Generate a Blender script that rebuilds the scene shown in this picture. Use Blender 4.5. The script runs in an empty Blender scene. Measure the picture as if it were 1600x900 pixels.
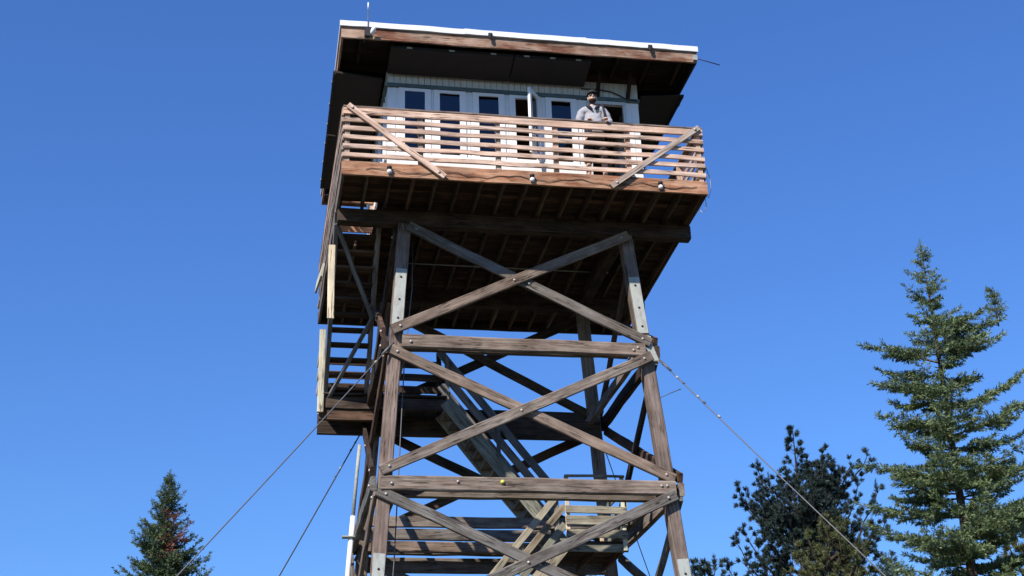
import bpy, bmesh, math, random
import numpy as np
from mathutils import Vector, Matrix, Euler
random.seed(7)
rng = np.random.default_rng(11)
S = bpy.context.scene
COL = S.collection
GZ = -13.35                      # ground level; z = 0 is the underside of the deck rim
SUN_EL, SUN_AZ = 40.6, 40.0      # azimuth measured from -Y towards -X
Y3 = Vector((0, 1, 0)); X3 = Vector((1, 0, 0)); Z3 = Vector((0, 0, 1))
V = Vector

# ------------------------------------------------------------------ materials
def new_mat(name):
    m = bpy.data.materials.new(name); m.use_nodes = True
    nt = m.node_tree; b = nt.nodes['Principled BSDF']
    return m, nt, b
def N(nt, t, **kw):
    n = nt.nodes.new(t)
    for k, v in kw.items():
        if k in n.inputs.keys(): n.inputs[k].default_value = v
        else: setattr(n, k, v)
    return n
def ramp(nt, src, stops):
    r = nt.nodes.new('ShaderNodeValToRGB'); e = r.color_ramp.elements
    while len(e) < len(stops): e.new(0.5)
    for i, (p, c) in enumerate(stops):
        e[i].position = p; e[i].color = (*c, 1) if len(c) == 3 else c
    nt.links.new(src, r.inputs[0]); return r
def mixc(nt, a, b, fac, mode='MIX'):
    n = nt.nodes.new('ShaderNodeMix'); n.data_type = 'RGBA'; n.blend_type = mode
    for sock, val in ((n.inputs[0], fac), (n.inputs[6], a), (n.inputs[7], b)):
        if hasattr(val, 'is_linked') or hasattr(val, 'links'): nt.links.new(val, sock)
        elif isinstance(val, (int, float)): sock.default_value = val
        else: sock.default_value = (*val, 1)
    return n.outputs[2]
def grain_coords(nt, scale):
    L = nt.links
    tc = N(nt, 'ShaderNodeTexCoord'); oi = N(nt, 'ShaderNodeObjectInfo'); gm = N(nt, 'ShaderNodeNewGeometry')
    a = N(nt, 'ShaderNodeMath', operation='MULTIPLY'); L.new(oi.outputs['Random'], a.inputs[0]); a.inputs[1].default_value = 57
    b = N(nt, 'ShaderNodeMath', operation='MULTIPLY'); L.new(gm.outputs['Random Per Island'], b.inputs[0]); b.inputs[1].default_value = 31
    c = N(nt, 'ShaderNodeMath', operation='ADD'); L.new(a.outputs[0], c.inputs[0]); L.new(b.outputs[0], c.inputs[1])
    cx = N(nt, 'ShaderNodeCombineXYZ')
    for i in range(3): L.new(c.outputs[0], cx.inputs[i])
    ad = N(nt, 'ShaderNodeVectorMath', operation='ADD'); L.new(tc.outputs['Object'], ad.inputs[0]); L.new(cx.outputs[0], ad.inputs[1])
    mp = N(nt, 'ShaderNodeMapping'); mp.inputs['Scale'].default_value = scale; L.new(ad.outputs[0], mp.inputs[0])
    sr = N(nt, 'ShaderNodeMapRange'); sr.inputs['To Min'].default_value = 0.6; sr.inputs['To Max'].default_value = 1.5; L.new(oi.outputs['Random'], sr.inputs[0])
    sv = N(nt, 'ShaderNodeVectorMath', operation='SCALE'); L.new(mp.outputs[0], sv.inputs[0]); L.new(sr.outputs[0], sv.inputs['Scale'])
    return sv.outputs[0], ad.outputs[0], gm, oi
def wood(name, dark, mid, light, grain=(1.3, 26, 26), patch=None, patch_amt=0.5, rough=0.85, bump=0.5, var=0.35):
    m, nt, b = new_mat(name); L = nt.links
    co, raw, gm, oi = grain_coords(nt, grain)
    n1 = N(nt, 'ShaderNodeTexNoise', Scale=1.0, Detail=7.0, Roughness=0.65); L.new(co, n1.inputs['Vector'])
    r1 = ramp(nt, n1.outputs[0], [(0.30, dark), (0.5, mid), (0.72, light)])
    n2 = N(nt, 'ShaderNodeTexNoise', Scale=1.6, Detail=4.0, Roughness=0.6); L.new(raw, n2.inputs['Vector'])
    col = r1.outputs[0]
    if patch is not None:
        n3 = N(nt, 'ShaderNodeTexNoise', Scale=1.0, Detail=5.0, Roughness=0.7)
        mp3 = N(nt, 'ShaderNodeMapping'); mp3.inputs['Scale'].default_value = (1.7, 6, 6); L.new(raw, mp3.inputs[0]); L.new(mp3.outputs[0], n3.inputs['Vector'])
        r3 = ramp(nt, n3.outputs[0], [(0.5 - 0.1, (0, 0, 0)), (0.62, (patch_amt,) * 3)])
        col = mixc(nt, col, patch, r3.outputs[0])
    r2 = ramp(nt, n2.outputs[0], [(0.3, (0.55, 0.55, 0.55)), (0.7, (1.25, 1.25, 1.25))])
    col = mixc(nt, col, r2.outputs[0], 0.75, 'MULTIPLY')
    # per plank value
    ad = N(nt, 'ShaderNodeMath', operation='ADD'); L.new(gm.outputs['Random Per Island'], ad.inputs[0]); L.new(oi.outputs['Random'], ad.inputs[1])
    fr = N(nt, 'ShaderNodeMath', operation='FRACT'); L.new(ad.outputs[0], fr.inputs[0])
    mr = N(nt, 'ShaderNodeMapRange'); mr.inputs['To Min'].default_value = 1 - var; mr.inputs['To Max'].default_value = 1 + var
    L.new(fr.outputs[0], mr.inputs[0])
    cb = N(nt, 'ShaderNodeCombineColor')
    for i in range(3): L.new(mr.outputs[0], cb.inputs[i])
    col = mixc(nt, col, cb.outputs[0], 1.0, 'MULTIPLY')
    hv = mixc(nt, (1.12, 0.98, 0.88), (0.88, 0.97, 1.03), oi.outputs['Random'])
    col = mixc(nt, col, hv, 1.0, 'MULTIPLY')
    # drying cracks along the grain
    n4 = N(nt, 'ShaderNodeTexNoise', Scale=1.0, Detail=3.0, Roughness=0.5)
    mp4 = N(nt, 'ShaderNodeMapping'); mp4.inputs['Scale'].default_value = (0.9, 17, 17); L.new(raw, mp4.inputs[0]); L.new(mp4.outputs[0], n4.inputs['Vector'])
    r4 = ramp(nt, n4.outputs[0], [(0.468, (1, 1, 1)), (0.494, (0.12, 0.10, 0.09)), (0.506, (0.12, 0.10, 0.09)), (0.532, (1, 1, 1))])
    n5 = N(nt, 'ShaderNodeTexNoise', Scale=2.3, Detail=1.0); L.new(raw, n5.inputs['Vector'])
    r5 = ramp(nt, n5.outputs[0], [(0.44, (0, 0, 0)), (0.58, (0.9, 0.9, 0.9))])
    col = mixc(nt, col, mixc(nt, col, r4.outputs[0], 1.0, 'MULTIPLY'), r5.outputs[0])
    L.new(col, b.inputs['Base Color']); b.inputs['Roughness'].default_value = rough
    b.inputs['Specular IOR Level'].default_value = 0.25
    bp = N(nt, 'ShaderNodeBump'); bp.inputs['Strength'].default_value = bump; bp.inputs['Distance'].default_value = 0.012
    L.new(n1.outputs[0], bp.inputs['Height']); L.new(bp.outputs[0], b.inputs['Normal'])
    return m
def paint(name, col, dirt, amt=0.5, rough=0.6, scale=3.0, metal=0.0, streak=(1, 1, 1), spec=0.3):
    m, nt, b = new_mat(name); L = nt.links
    co, raw, gm, oi = grain_coords(nt, streak)
    n1 = N(nt, 'ShaderNodeTexNoise', Scale=scale, Detail=8.0, Roughness=0.7); L.new(co, n1.inputs['Vector'])
    r1 = ramp(nt, n1.outputs[0], [(0.45, (0, 0, 0)), (0.75, (amt,) * 3)])
    c = mixc(nt, col, dirt, r1.outputs[0])
    L.new(c, b.inputs['Base Color']); b.inputs['Roughness'].default_value = rough; b.inputs['Metallic'].default_value = metal
    b.inputs['Specular IOR Level'].default_value = spec
    bp = N(nt, 'ShaderNodeBump'); bp.inputs['Strength'].default_value = 0.15; bp.inputs['Distance'].default_value = 0.004
    L.new(n1.outputs[0], bp.inputs['Height']); L.new(bp.outputs[0], b.inputs['Normal'])
    return m
def foliage(name, c_dark, c_light, c_tip, trans=0.25, nscale=2.2):
    m, nt, b = new_mat(name); L = nt.links
    gm = N(nt, 'ShaderNodeNewGeometry'); tc = N(nt, 'ShaderNodeTexCoord')
    n1 = N(nt, 'ShaderNodeTexNoise', Scale=nscale, Detail=4.0, Roughness=0.6); L.new(tc.outputs['Object'], n1.inputs['Vector'])
    r1 = ramp(nt, n1.outputs[0], [(0.35, c_dark), (0.65, c_light)])
    r2 = ramp(nt, gm.outputs['Random Per Island'], [(0.55, (0, 0, 0)), (1.0, (0.7, 0.7, 0.7))])
    c = mixc(nt, r1.outputs[0], c_tip, r2.outputs[0])
    L.new(c, b.inputs['Base Color']); b.inputs['Roughness'].default_value = 0.55
    b.inputs['Specular IOR Level'].default_value = 0.35
    tr = N(nt, 'ShaderNodeBsdfTranslucent'); L.new(c, tr.inputs[0])
    mx = N(nt, 'ShaderNodeMixShader'); mx.inputs[0].default_value = trans
    L.new(b.outputs[0], mx.inputs[1]); L.new(tr.outputs[0], mx.inputs[2])
    L.new(mx.outputs[0], nt.nodes['Material Output'].inputs['Surface'])
    return m

M = {}
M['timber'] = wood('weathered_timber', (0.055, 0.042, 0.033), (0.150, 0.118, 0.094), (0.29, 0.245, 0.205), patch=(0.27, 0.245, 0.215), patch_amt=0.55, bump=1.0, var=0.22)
M['dark'] = wood('shade_dark_wood', (0.020, 0.013, 0.009), (0.052, 0.033, 0.023), (0.105, 0.07, 0.05), patch=(0.18, 0.115, 0.08), patch_amt=0.4, var=0.5)  # brown wood darkened, the shade under the deck put into its colour
M['joist'] = wood('brown_joist_wood', (0.05, 0.034, 0.025), (0.115, 0.08, 0.058), (0.20, 0.145, 0.11), var=0.35)
M['soffit'] = wood('black_brown_soffit', (0.010, 0.007, 0.006), (0.022, 0.015, 0.012), (0.045, 0.03, 0.024), var=0.3)  # near black, the shade under the eaves put into the wood colour
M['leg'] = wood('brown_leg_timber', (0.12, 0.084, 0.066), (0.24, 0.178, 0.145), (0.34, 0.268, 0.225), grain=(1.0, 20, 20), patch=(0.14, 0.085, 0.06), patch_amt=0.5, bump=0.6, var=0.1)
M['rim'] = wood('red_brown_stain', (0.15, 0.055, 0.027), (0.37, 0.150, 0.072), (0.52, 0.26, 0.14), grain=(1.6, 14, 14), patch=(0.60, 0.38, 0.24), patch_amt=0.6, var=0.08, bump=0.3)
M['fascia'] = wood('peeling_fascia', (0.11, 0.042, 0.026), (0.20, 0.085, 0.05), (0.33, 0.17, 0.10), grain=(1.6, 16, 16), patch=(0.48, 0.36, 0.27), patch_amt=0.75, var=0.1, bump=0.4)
M['rail'] = wood('pale_rail_wood', (0.25, 0.18, 0.14), (0.52, 0.40, 0.32), (0.74, 0.62, 0.52), grain=(1.2, 30, 30), patch=(0.52, 0.34, 0.24), patch_amt=0.5, var=0.30, bump=0.4)
M['cream'] = wood('cream_painted_wood', (0.52, 0.45, 0.31), (0.70, 0.62, 0.45), (0.80, 0.74, 0.58), grain=(1.2, 18, 18), patch=(0.40, 0.33, 0.22), patch_amt=0.4, var=0.1, bump=0.25)
M['stair'] = wood('grey_green_stair_wood', (0.10, 0.09, 0.065), (0.21, 0.19, 0.14), (0.36, 0.33, 0.25), patch=(0.44, 0.40, 0.30), patch_amt=0.5, var=0.2)  # stair wood darkened, shade put into its colour
M['white'] = paint('white_wall_paint', (0.80, 0.80, 0.78), (0.55, 0.53, 0.48), 0.45, streak=(4, 4, 1))
M['frame'] = paint('white_frame_paint', (0.82, 0.82, 0.80), (0.62, 0.60, 0.55), 0.35)
M['band'] = paint('pale_grey_siding', (0.60, 0.62, 0.60), (0.40, 0.38, 0.34), 0.6, streak=(7, 7, 0.8))
M['trim'] = paint('dark_green_trim', (0.10, 0.14, 0.14), (0.05, 0.06, 0.06), 0.6)
M['flash'] = paint('white_roof_metal', (0.78, 0.79, 0.81), (0.52, 0.50, 0.47), 0.5, rough=0.4, spec=0.5, streak=(1.2, 4, 4))
M['shutter'] = paint('black_brown_shutter', (0.022, 0.017, 0.015), (0.035, 0.025, 0.02), 0.6, rough=0.7)
M['steel'] = paint('galvanised_steel', (0.38, 0.40, 0.36), (0.20, 0.15, 0.105), 0.75, rough=0.65, scale=4, streak=(1, 3, 3))
M['bolt'] = paint('rusty_bolt', (0.42, 0.37, 0.33), (0.16, 0.10, 0.07), 0.8, rough=0.5, scale=40, metal=0.5)
M['lichen'] = paint('yellow_lichen', (0.62, 0.60, 0.10), (0.4, 0.36, 0.08), 0.6, scale=30)
M['cable'] = paint('steel_cable', (0.13, 0.13, 0.135), (0.07, 0.065, 0.06), 0.6, rough=0.55, scale=12, metal=0.4)
M['black'] = paint('black_rubber', (0.02, 0.02, 0.022), (0.04, 0.04, 0.04), 0.5)
M['plastic'] = paint('white_plastic', (0.80, 0.80, 0.79), (0.6, 0.6, 0.58), 0.3, rough=0.4, spec=0.5)
M['inside'] = paint('brown_interior', (0.10, 0.07, 0.05), (0.06, 0.04, 0.03), 0.6)
M['bark'] = wood('tree_bark', (0.05, 0.038, 0.030), (0.11, 0.085, 0.068), (0.20, 0.165, 0.14), grain=(6, 14, 14), bump=1.0)
M['pinebark'] = wood('dark_pine_bark', (0.02, 0.016, 0.014), (0.045, 0.036, 0.030), (0.08, 0.066, 0.056), grain=(6, 14, 14), bump=1.0)
M['fir'] = foliage('fir_needles', (0.055, 0.094, 0.042), (0.150, 0.208, 0.085), (0.35, 0.40, 0.21), trans=0.16)
M['firdark'] = foliage('deep_fir_needles', (0.042, 0.074, 0.036), (0.085, 0.125, 0.052), (0.18, 0.22, 0.09), trans=0.15)
M['dead'] = foliage('rusty_dead_needles', (0.13, 0.048, 0.028), (0.22, 0.08, 0.042), (0.30, 0.13, 0.07), trans=0.15)
M['pine'] = foliage('dark_pine_needles', (0.020, 0.036, 0.034), (0.034, 0.058, 0.048), (0.06, 0.085, 0.062), trans=0.1)
M['pinelit'] = foliage('sunlit_olive_needles', (0.075, 0.09, 0.035), (0.12, 0.135, 0.05), (0.20, 0.19, 0.085))  # pine needles made brighter and yellower, sunlight put into the colour
def glass():
    m, nt, b = new_mat('window_glass'); L = nt.links
    nt.nodes.remove(b)
    t = N(nt, 'ShaderNodeBsdfTransparent'); t.inputs[0].default_value = (0.42, 0.45, 0.48, 1)
    g = N(nt, 'ShaderNodeBsdfGlossy'); g.inputs['Roughness'].default_value = 0.03; g.inputs[0].default_value = (0.9, 0.95, 1, 1)
    f = N(nt, 'ShaderNodeFresnel'); f.inputs[0].default_value = 1.5
    ad = N(nt, 'ShaderNodeMath', operation='ADD'); ad.inputs[1].default_value = 0.0; L.new(f.outputs[0], ad.inputs[0])
    x = N(nt, 'ShaderNodeMixShader'); L.new(ad.outputs[0], x.inputs[0]); L.new(t.outputs[0], x.inputs[1]); L.new(g.outputs[0], x.inputs[2])
    L.new(x.outputs[0], nt.nodes['Material Output'].inputs['Surface'])
    return m
M['glass'] = glass()
def simple(name, col, rough=0.8, nscale=30, amt=0.3):
    return paint(name, col, tuple(c * 0.6 for c in col), amt, rough=rough, scale=nscale)
M['skin'] = simple('skin', (0.60, 0.38, 0.28), 0.5)
M['sweat'] = simple('grey_sweatshirt', (0.35, 0.35, 0.365), 0.9)
M['navy'] = simple('dark_navy_cloth', (0.025, 0.027, 0.04), 0.9)
M['cap'] = simple('dark_cap', (0.025, 0.024, 0.025), 0.8)
M['beard'] = simple('dark_brown_hair', (0.045, 0.025, 0.016), 0.8)
M['pants'] = simple('dark_brown_trousers', (0.035, 0.026, 0.024), 0.9)
M['shoe'] = simple('tan_boot', (0.50, 0.36, 0.22), 0.8)
M['lens'] = paint('sunglass_lens', (0.01, 0.01, 0.012), (0.01, 0.01, 0.01), 0.1, rough=0.08, spec=0.6)

# ------------------------------------------------------------------ object helpers
W = {}                                            # world matrix of every object, kept by hand
def put(o, world, parent=None):
    COL.objects.link(o)
    W[o] = world.copy()
    if parent is not None:
        o.parent = parent
        o.matrix_basis = W[parent].inverted() @ world
    else:
        o.matrix_basis = world
    return o
def thing(name, label, cat, loc=(0, 0, 0), group=None, parent=None):
    o = bpy.data.objects.new(name, None); o.empty_display_size = 0.3
    put(o, Matrix.Translation(loc), parent)
    if label: tag(o, label, cat, group)
    return o
def tag(o, label=None, cat=None, group=None, kind=None):
    if label: o['label'] = label
    if cat: o['category'] = cat
    if group: o['group'] = group
    if kind: o['kind'] = kind
    return o
def mesh_obj(name, me, mat, parent=None, world=None):
    o = bpy.data.objects.new(name, me)
    if mat is not None and not me.materials: me.materials.append(mat)
    return put(o, world if world is not None else Matrix.Identity(4), parent)
def bm_obj(name, bm, mat, parent=None, world=None, smooth=False):
    me = bpy.data.meshes.new(name); bm.normal_update(); bm.to_mesh(me); bm.free()
    if smooth:
        for p in me.polygons: p.use_smooth = True
    return mesh_obj(name, me, mat, parent, world)
def frame_mat(p0, p1, up=Z3):
    p0, p1 = V(p0), V(p1); x = (p1 - p0).normalized(); up = V(up)
    z = up - x * up.dot(x)
    if z.length < 1e-4:
        up = V((0, 1, 0)); z = up - x * up.dot(x)
    z.normalize(); y = z.cross(x)
    m = Matrix((x, y, z)).transposed().to_4x4(); m.translation = p0
    return m, (p1 - p0).length
def bm_beam(bm, length, w, h, bev=0.008, seg=None, jit=0.003, mat=None):
    """box along local X from 0 to length, w along Y, h along Z, centred, slightly uneven"""
    n = max(1, seg or int(length / 0.5)); rings = []
    b = min(bev, w * 0.25, h * 0.25)
    prof = [(-w/2+b, -h/2), (w/2-b, -h/2), (w/2, -h/2+b), (w/2, h/2-b), (w/2-b, h/2), (-w/2+b, h/2), (-w/2, h/2-b), (-w/2, -h/2+b)]
    new = []
    for i in range(n + 1):
        ox, oy = random.gauss(0, jit), random.gauss(0, jit)
        r = []
        for (y, z) in prof:
            r.append(bm.verts.new((length * i / n, y + ox + random.gauss(0, jit * .4), z + oy + random.gauss(0, jit * .4))))
        rings.append(r); new += r
    for a, c in zip(rings[:-1], rings[1:]):
        for k in range(8):
            bm.faces.new((a[k], a[(k + 1) % 8], c[(k + 1) % 8], c[k]))
    bm.faces.new(rings[0][::-1]); bm.faces.new(rings[-1])
    if mat is not None: bmesh.ops.transform(bm, matrix=mat, verts=new)
def beam(name, p0, p1, w, h, mat, parent, up=Z3, **kw):
    m, ln = frame_mat(p0, p1, up)
    bm = bmesh.new(); bm_beam(bm, ln, w, h, **kw)
    return bm_obj(name, bm, mat, parent, m)
def beams(name, items, mat, parent, base=None, **kw):
    """several boards in ONE part; items (p0, p1, w, h, up). Local frame is that of the first board"""
    m0, _ = frame_mat(items[0][0], items[0][1], items[0][4] if len(items[0]) > 4 else Z3)
    if base is not None: m0 = base
    bm = bmesh.new()
    for it in items:
        m, ln = frame_mat(it[0], it[1], it[4] if len(it) > 4 else Z3)
        bm_beam(bm, ln, it[2], it[3], mat=m0.inverted() @ m, **kw)
    return bm_obj(name, bm, mat, parent, m0)
def bm_tube(bm, pts, r, seg=8, cap=True):
    pts = [V(p) for p in pts]; rings = []
    rr = r if isinstance(r, (list, tuple)) else [r] * len(pts)
    for i, p in enumerate(pts):
        d = (pts[min(i + 1, len(pts) - 1)] - pts[max(i - 1, 0)]).normalized()
        a = V((0, 0, 1)) if abs(d.z) < 0.9 else V((1, 0, 0))
        u = d.cross(a).normalized(); v = d.cross(u)
        rings.append([bm.verts.new(p + (u * math.cos(2 * math.pi * k / seg) + v * math.sin(2 * math.pi * k / seg)) * rr[i]) for k in range(seg)])
    for a, b in zip(rings[:-1], rings[1:]):
        for k in range(seg): bm.faces.new((a[k], b[k], b[(k + 1) % seg], a[(k + 1) % seg]))
    if cap: bm.faces.new(rings[0]); bm.faces.new(rings[-1][::-1])
def tube(name, pts, r, mat, parent=None, seg=8, base=None):
    bm = bmesh.new(); bm_tube(bm, pts, r, seg)
    w = Matrix.Translation(base if base is not None else pts[0])
    bmesh.ops.transform(bm, matrix=w.inverted(), verts=bm.verts)
    bmesh.ops.recalc_face_normals(bm, faces=bm.faces)
    return bm_obj(name, bm, mat, parent, w, smooth=True)
def bm_dome(bm, r, h, rings=4, seg=10):
    """bolt head / knob: dome on the XZ plane pointing to -Y"""
    prev = None
    for i in range(rings):
        a = math.pi / 2 * i / rings
        c = [bm.verts.new((r * math.cos(a) * math.cos(2 * math.pi * k / seg), -h * math.sin(a), r * math.cos(a) * math.sin(2 * math.pi * k / seg))) for k in range(seg)]
        if prev:
            for k in range(seg): bm.faces.new((prev[k], prev[(k + 1) % seg], c[(k + 1) % seg], c[k]))
        prev = c
    t = bm.verts.new((0, -h, 0))
    for k in range(seg): bm.faces.new((prev[k], prev[(k + 1) % seg], t))
_b = bmesh.new(); bm_dome(_b, 0.030, 0.026); bolt_me = bpy.data.meshes.new('bolt'); _b.to_mesh(bolt_me); _b.free(); bolt_me.materials.append(M['bolt'])
for p in bolt_me.polygons: p.use_smooth = True
def bolt(parent, loc, rz=0):
    return put(bpy.data.objects.new('bolt', bolt_me), Matrix.Translation(loc) @ Matrix.Rotation(rz, 4, 'Z'), parent)

# ------------------------------------------------------------------ tower frame
def Lf(z): return 2.055 - 0.0739 * z              # half width of the leg square (battered legs)
def Lr(z): return Lf(z) - 0.50                    # rear legs' y
def leg_pt(sx, rear, z): return V((sx * Lf(z), Lr(z) if rear else -Lf(z), z))
tower = thing('lookout_tower', 'tall weathered timber fire lookout tower with railed deck and white windowed cab on top', 'lookout tower', (0, 0, GZ))
LEG = 0.23
legs = {}
for sx in (-1, 1):
    for rear in (0, 1):
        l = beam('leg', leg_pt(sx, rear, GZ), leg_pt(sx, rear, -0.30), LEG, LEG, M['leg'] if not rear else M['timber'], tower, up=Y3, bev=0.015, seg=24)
        legs[sx, rear] = l
# steel splice plates bolted to the legs, one L on the outer front corner
def splice(sx, z0, z1, left_ext=0.0):
    items = []
    p0 = leg_pt(sx, 0, z0); p1 = leg_pt(sx, 0, z1)
    off = V((0, -(LEG / 2 + 0.012), 0))
    s = beam('splice_plate', p0 + off, p1 + off, LEG * 0.86, 0.028, M['steel'], legs[sx, 0], up=-Y3, bev=0.003, jit=0.0)
    for t in (0.12, 0.45, 0.85):
        p = p0.lerp(p1, t) + off + V((0.0, -0.014, 0))
        o = bpy.data.objects.new('bolt', bolt_small); put(o, Matrix.Translation(p), legs[sx, 0])
_b = bmesh.new(); bm_dome(_b, 0.022, 0.02); bolt_small = bpy.data.meshes.new('bolt'); _b.to_mesh(bolt_small); _b.free(); bolt_small.materials.append(M['black'])
splice(-1, -2.36, -1.24); splice(1, -2.34, -1.20); splice(-1, -8.2, -6.48); splice(1, -8.2, -6.52)  # upper plates stop at the deck's shadow line, shade put into their length

TF = 0.07                                        # brace thickness
ZT, Z1, Z2, ZB3, ZB4 = -0.36, -2.70, -5.29, -8.05, -10.75
def face_pt(face, u, z, off):
    """point on a side of the tower: u in -1..1 along the side, off outward from leg centre line"""
    if face == 'front': return V((u * Lf(z), -Lf(z) - off, z))
    if face == 'rear': return V((u * Lf(z), Lr(z) + off, z))
    yy = -Lf(z) + (u + 1) / 2 * (Lr(z) + Lf(z))
    if face == 'left': return V((-Lf(z) - off, yy, z))
    return V((Lf(z) + off, yy, z))
FUP = {'front': -Y3, 'rear': Y3, 'left': -X3, 'right': X3}
FRZ = {'front': 0, 'rear': math.pi, 'left': -math.pi / 2, 'right': math.pi / 2}
def brace(face, u0, z0, u1, z1, layer, mat=None, w=0.185, bolts=True):
    off = LEG / 2 + TF / 2 + 0.003 + layer * (TF + 0.004)
    p0, p1 = face_pt(face, u0, z0, off), face_pt(face, u1, z1, off)
    d = (p1 - p0).normalized()
    b = beam('diagonal_brace', p0, p1, w, TF, mat or M['timber'], tower, up=FUP[face], bev=0.01, jit=0.004)
    n = FUP[face] * (TF / 2)
    if bolts:
        for p in (p0 + d * 0.16, p0.lerp(p1, 0.5), p1 - d * 0.16): bolt(b, p + n, FRZ[face])
    return b
bays = [(ZT, Z1), (Z1, Z2), (Z2, ZB3), (ZB3, ZB4), (ZB4, GZ + 0.25)]
for bi, (za, zb) in enumerate(bays):
    for face in ('front', 'rear', 'left', 'right'):
        vis = bi < 3
        u = 1.0
        ta = za - (0.13 if bi else 0.0); tb = zb + 0.17
        m1 = M['timber'] if face == 'front' else M['dark'] if bi < 2 else M['timber']  # side and rear braces in the upper bays get the shade-darkened wood
        # the brace that runs from top right down to bottom left lies on the outside
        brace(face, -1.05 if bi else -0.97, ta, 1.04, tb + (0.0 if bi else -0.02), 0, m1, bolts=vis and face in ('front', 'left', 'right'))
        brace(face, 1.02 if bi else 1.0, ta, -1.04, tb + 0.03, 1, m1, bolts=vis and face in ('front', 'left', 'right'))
def girt(face, z, h=0.25, u0=-1.06, u1=1.06, mat=None, twin=True, bolts=True, layer=0.0, dz=-0.06):
    off = LEG / 2 + 0.06 + layer
    g = beam('horizontal_beam', face_pt(face, u0, z, off), face_pt(face, u1, z, off), h, 0.11, mat or M['timber'], tower, up=FUP[face], bev=0.022, jit=0.005)
    n = FUP[face] * 0.056
    if bolts:
        for uu in (u0 * 0.93, u0 * 0.93 + 0.45 if face == 'front' and z < -4 else None, u1 * 0.94, u1 * 0.90):
            if uu is not None: bolt(g, face_pt(face, uu, z + random.uniform(-.03, .03), off) + n, FRZ[face])
    if twin:
        off2 = -(LEG / 2 + 0.055)
        beam('horizontal_beam', face_pt(face, u0 * 0.97, z + dz, off2), face_pt(face, u1 * 0.90, z + dz, off2), h * 0.8, 0.10, M['timber'], tower, up=FUP[face], bev=0.02, jit=0.004)
    return g
girt('front', Z1, u0=-0.955, u1=0.98, dz=0.06)
g2 = girt('front', Z2, u0=-1.03, u1=1.03)
lump = bmesh.new(); bmesh.ops.create_icosphere(lump, subdivisions=3, radius=0.036)
for v in lump.verts: v.co *= 1 + random.uniform(-.12, .12)
bm_obj('lichen_patch', lump, M['lichen'], g2, Matrix.Translation(face_pt('front', -0.20, Z2 + 0.035, LEG / 2 + 0.12)), True)
for face in ('left', 'right'):
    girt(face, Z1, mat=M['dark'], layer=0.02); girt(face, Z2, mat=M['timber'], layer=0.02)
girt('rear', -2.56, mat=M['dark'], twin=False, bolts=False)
girt('rear', -5.26, h=0.27, bolts=False)
beam('horizontal_beam', face_pt('rear', -1.04, -5.60, LEG / 2 + 0.05), face_pt('rear', 1.04, -5.60, LEG / 2 + 0.05), 0.30, 0.1, M['timber'], tower, up=Y3, bev=0.02)
for z in (ZB3, ZB4):
    for face in ('front', 'rear', 'left', 'right'): girt(face, z, bolts=False, twin=False, layer=0.0 if face in ('front', 'rear') else 0.02)
# gusset plates at the upper joints where the guys take hold
for sx, rear in ((1, 0),):
    p = leg_pt(sx, rear, Z1)
    bm = bmesh.new()
    for t in (-0.009, 0.009):
        pass
    prof = [(-0.13, 0.30), (0.10, 0.30), (0.125, 0.12), (0.22, -0.16), (0.20, -0.24), (0.02, -0.28), (-0.13, -0.30)]
    a = [bm.verts.new((sx * x, -0.012, z)) for x, z in prof]; c = [bm.verts.new((sx * x, 0.006, z)) for x, z in prof]
    bm.faces.new(a); bm.faces.new(c[::-1])
    for k in range(len(prof)): bm.faces.new((a[k], c[k], c[(k + 1) % len(prof)], a[(k + 1) % len(prof)]))
    bmesh.ops.recalc_face_normals(bm, faces=bm.faces)
    bm_obj('gusset_plate', bm, M['steel'], tower, Matrix.Translation(p + V((0, -(LEG / 2 + 0.004 + 0.15 * 0), 0))))

# ------------------------------------------------------------------ deck
DX0, DX1, DY0, DY1 = -3.31, 3.30, -3.465, 3.50
def xr(y): return DX1 + (y - DY0) / (DY1 - DY0) * 0.20
def xl(y): return DX0 - (y - DY0) / (DY1 - DY0) * 0.06
# sills under the joists
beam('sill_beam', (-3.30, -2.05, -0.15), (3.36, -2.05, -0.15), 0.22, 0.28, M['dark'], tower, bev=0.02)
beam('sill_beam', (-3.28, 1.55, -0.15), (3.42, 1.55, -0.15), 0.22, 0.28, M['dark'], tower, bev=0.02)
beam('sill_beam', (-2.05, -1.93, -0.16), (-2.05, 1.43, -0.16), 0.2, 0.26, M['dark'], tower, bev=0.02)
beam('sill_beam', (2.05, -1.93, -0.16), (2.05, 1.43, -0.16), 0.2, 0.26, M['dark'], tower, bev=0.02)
HX0, HX1, HY0, HY1 = -3.22, -2.56, -1.92, -0.55        # stair hatch
xs = [DX0 + 0.05 + i * (DX1 - DX0 - 0.1) / 16 for i in range(17)]
for i, x in enumerate(xs):
    if i in (0,): continue
    if HX0 < x < HX1:
        beam('joist', (x, DY0 + 0.05, 0.095), (x, HY0 - 0.02, 0.095), 0.05, 0.185, M['joist'], tower, jit=0.002)
        beam('joist', (x, HY1 + 0.02, 0.095), (x, DY1 - 0.05, 0.095), 0.05, 0.185, M['joist'], tower, jit=0.002)
    else:
        x2 = x + (0.16 * max(0, x) / DX1)
        beam('joist', (x, DY0 + 0.05, 0.095), (x2, DY1 - 0.05, 0.095), 0.05, 0.185, M['joist'], tower, jit=0.002)
floor_items = []
y = DY0 + 0.03
while y < DY1 - 0.05:
    yc = y + 0.07
    a, b = xl(yc) + 0.05, xr(yc) - 0.05
    segs = [(a, b)]
    if HY0 - 0.03 < yc < HY1 + 0.03: segs = [(a, HX0), (HX1, b)]
    for (s, e) in segs: floor_items.append(((s, yc, 0.213), (e, yc, 0.213), 0.138, 0.038))
    y += 0.143
deck_floor = beams('deck_floor', floor_items, M['dark'], tower, jit=0.0012, seg=2, bev=0.004)
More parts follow.
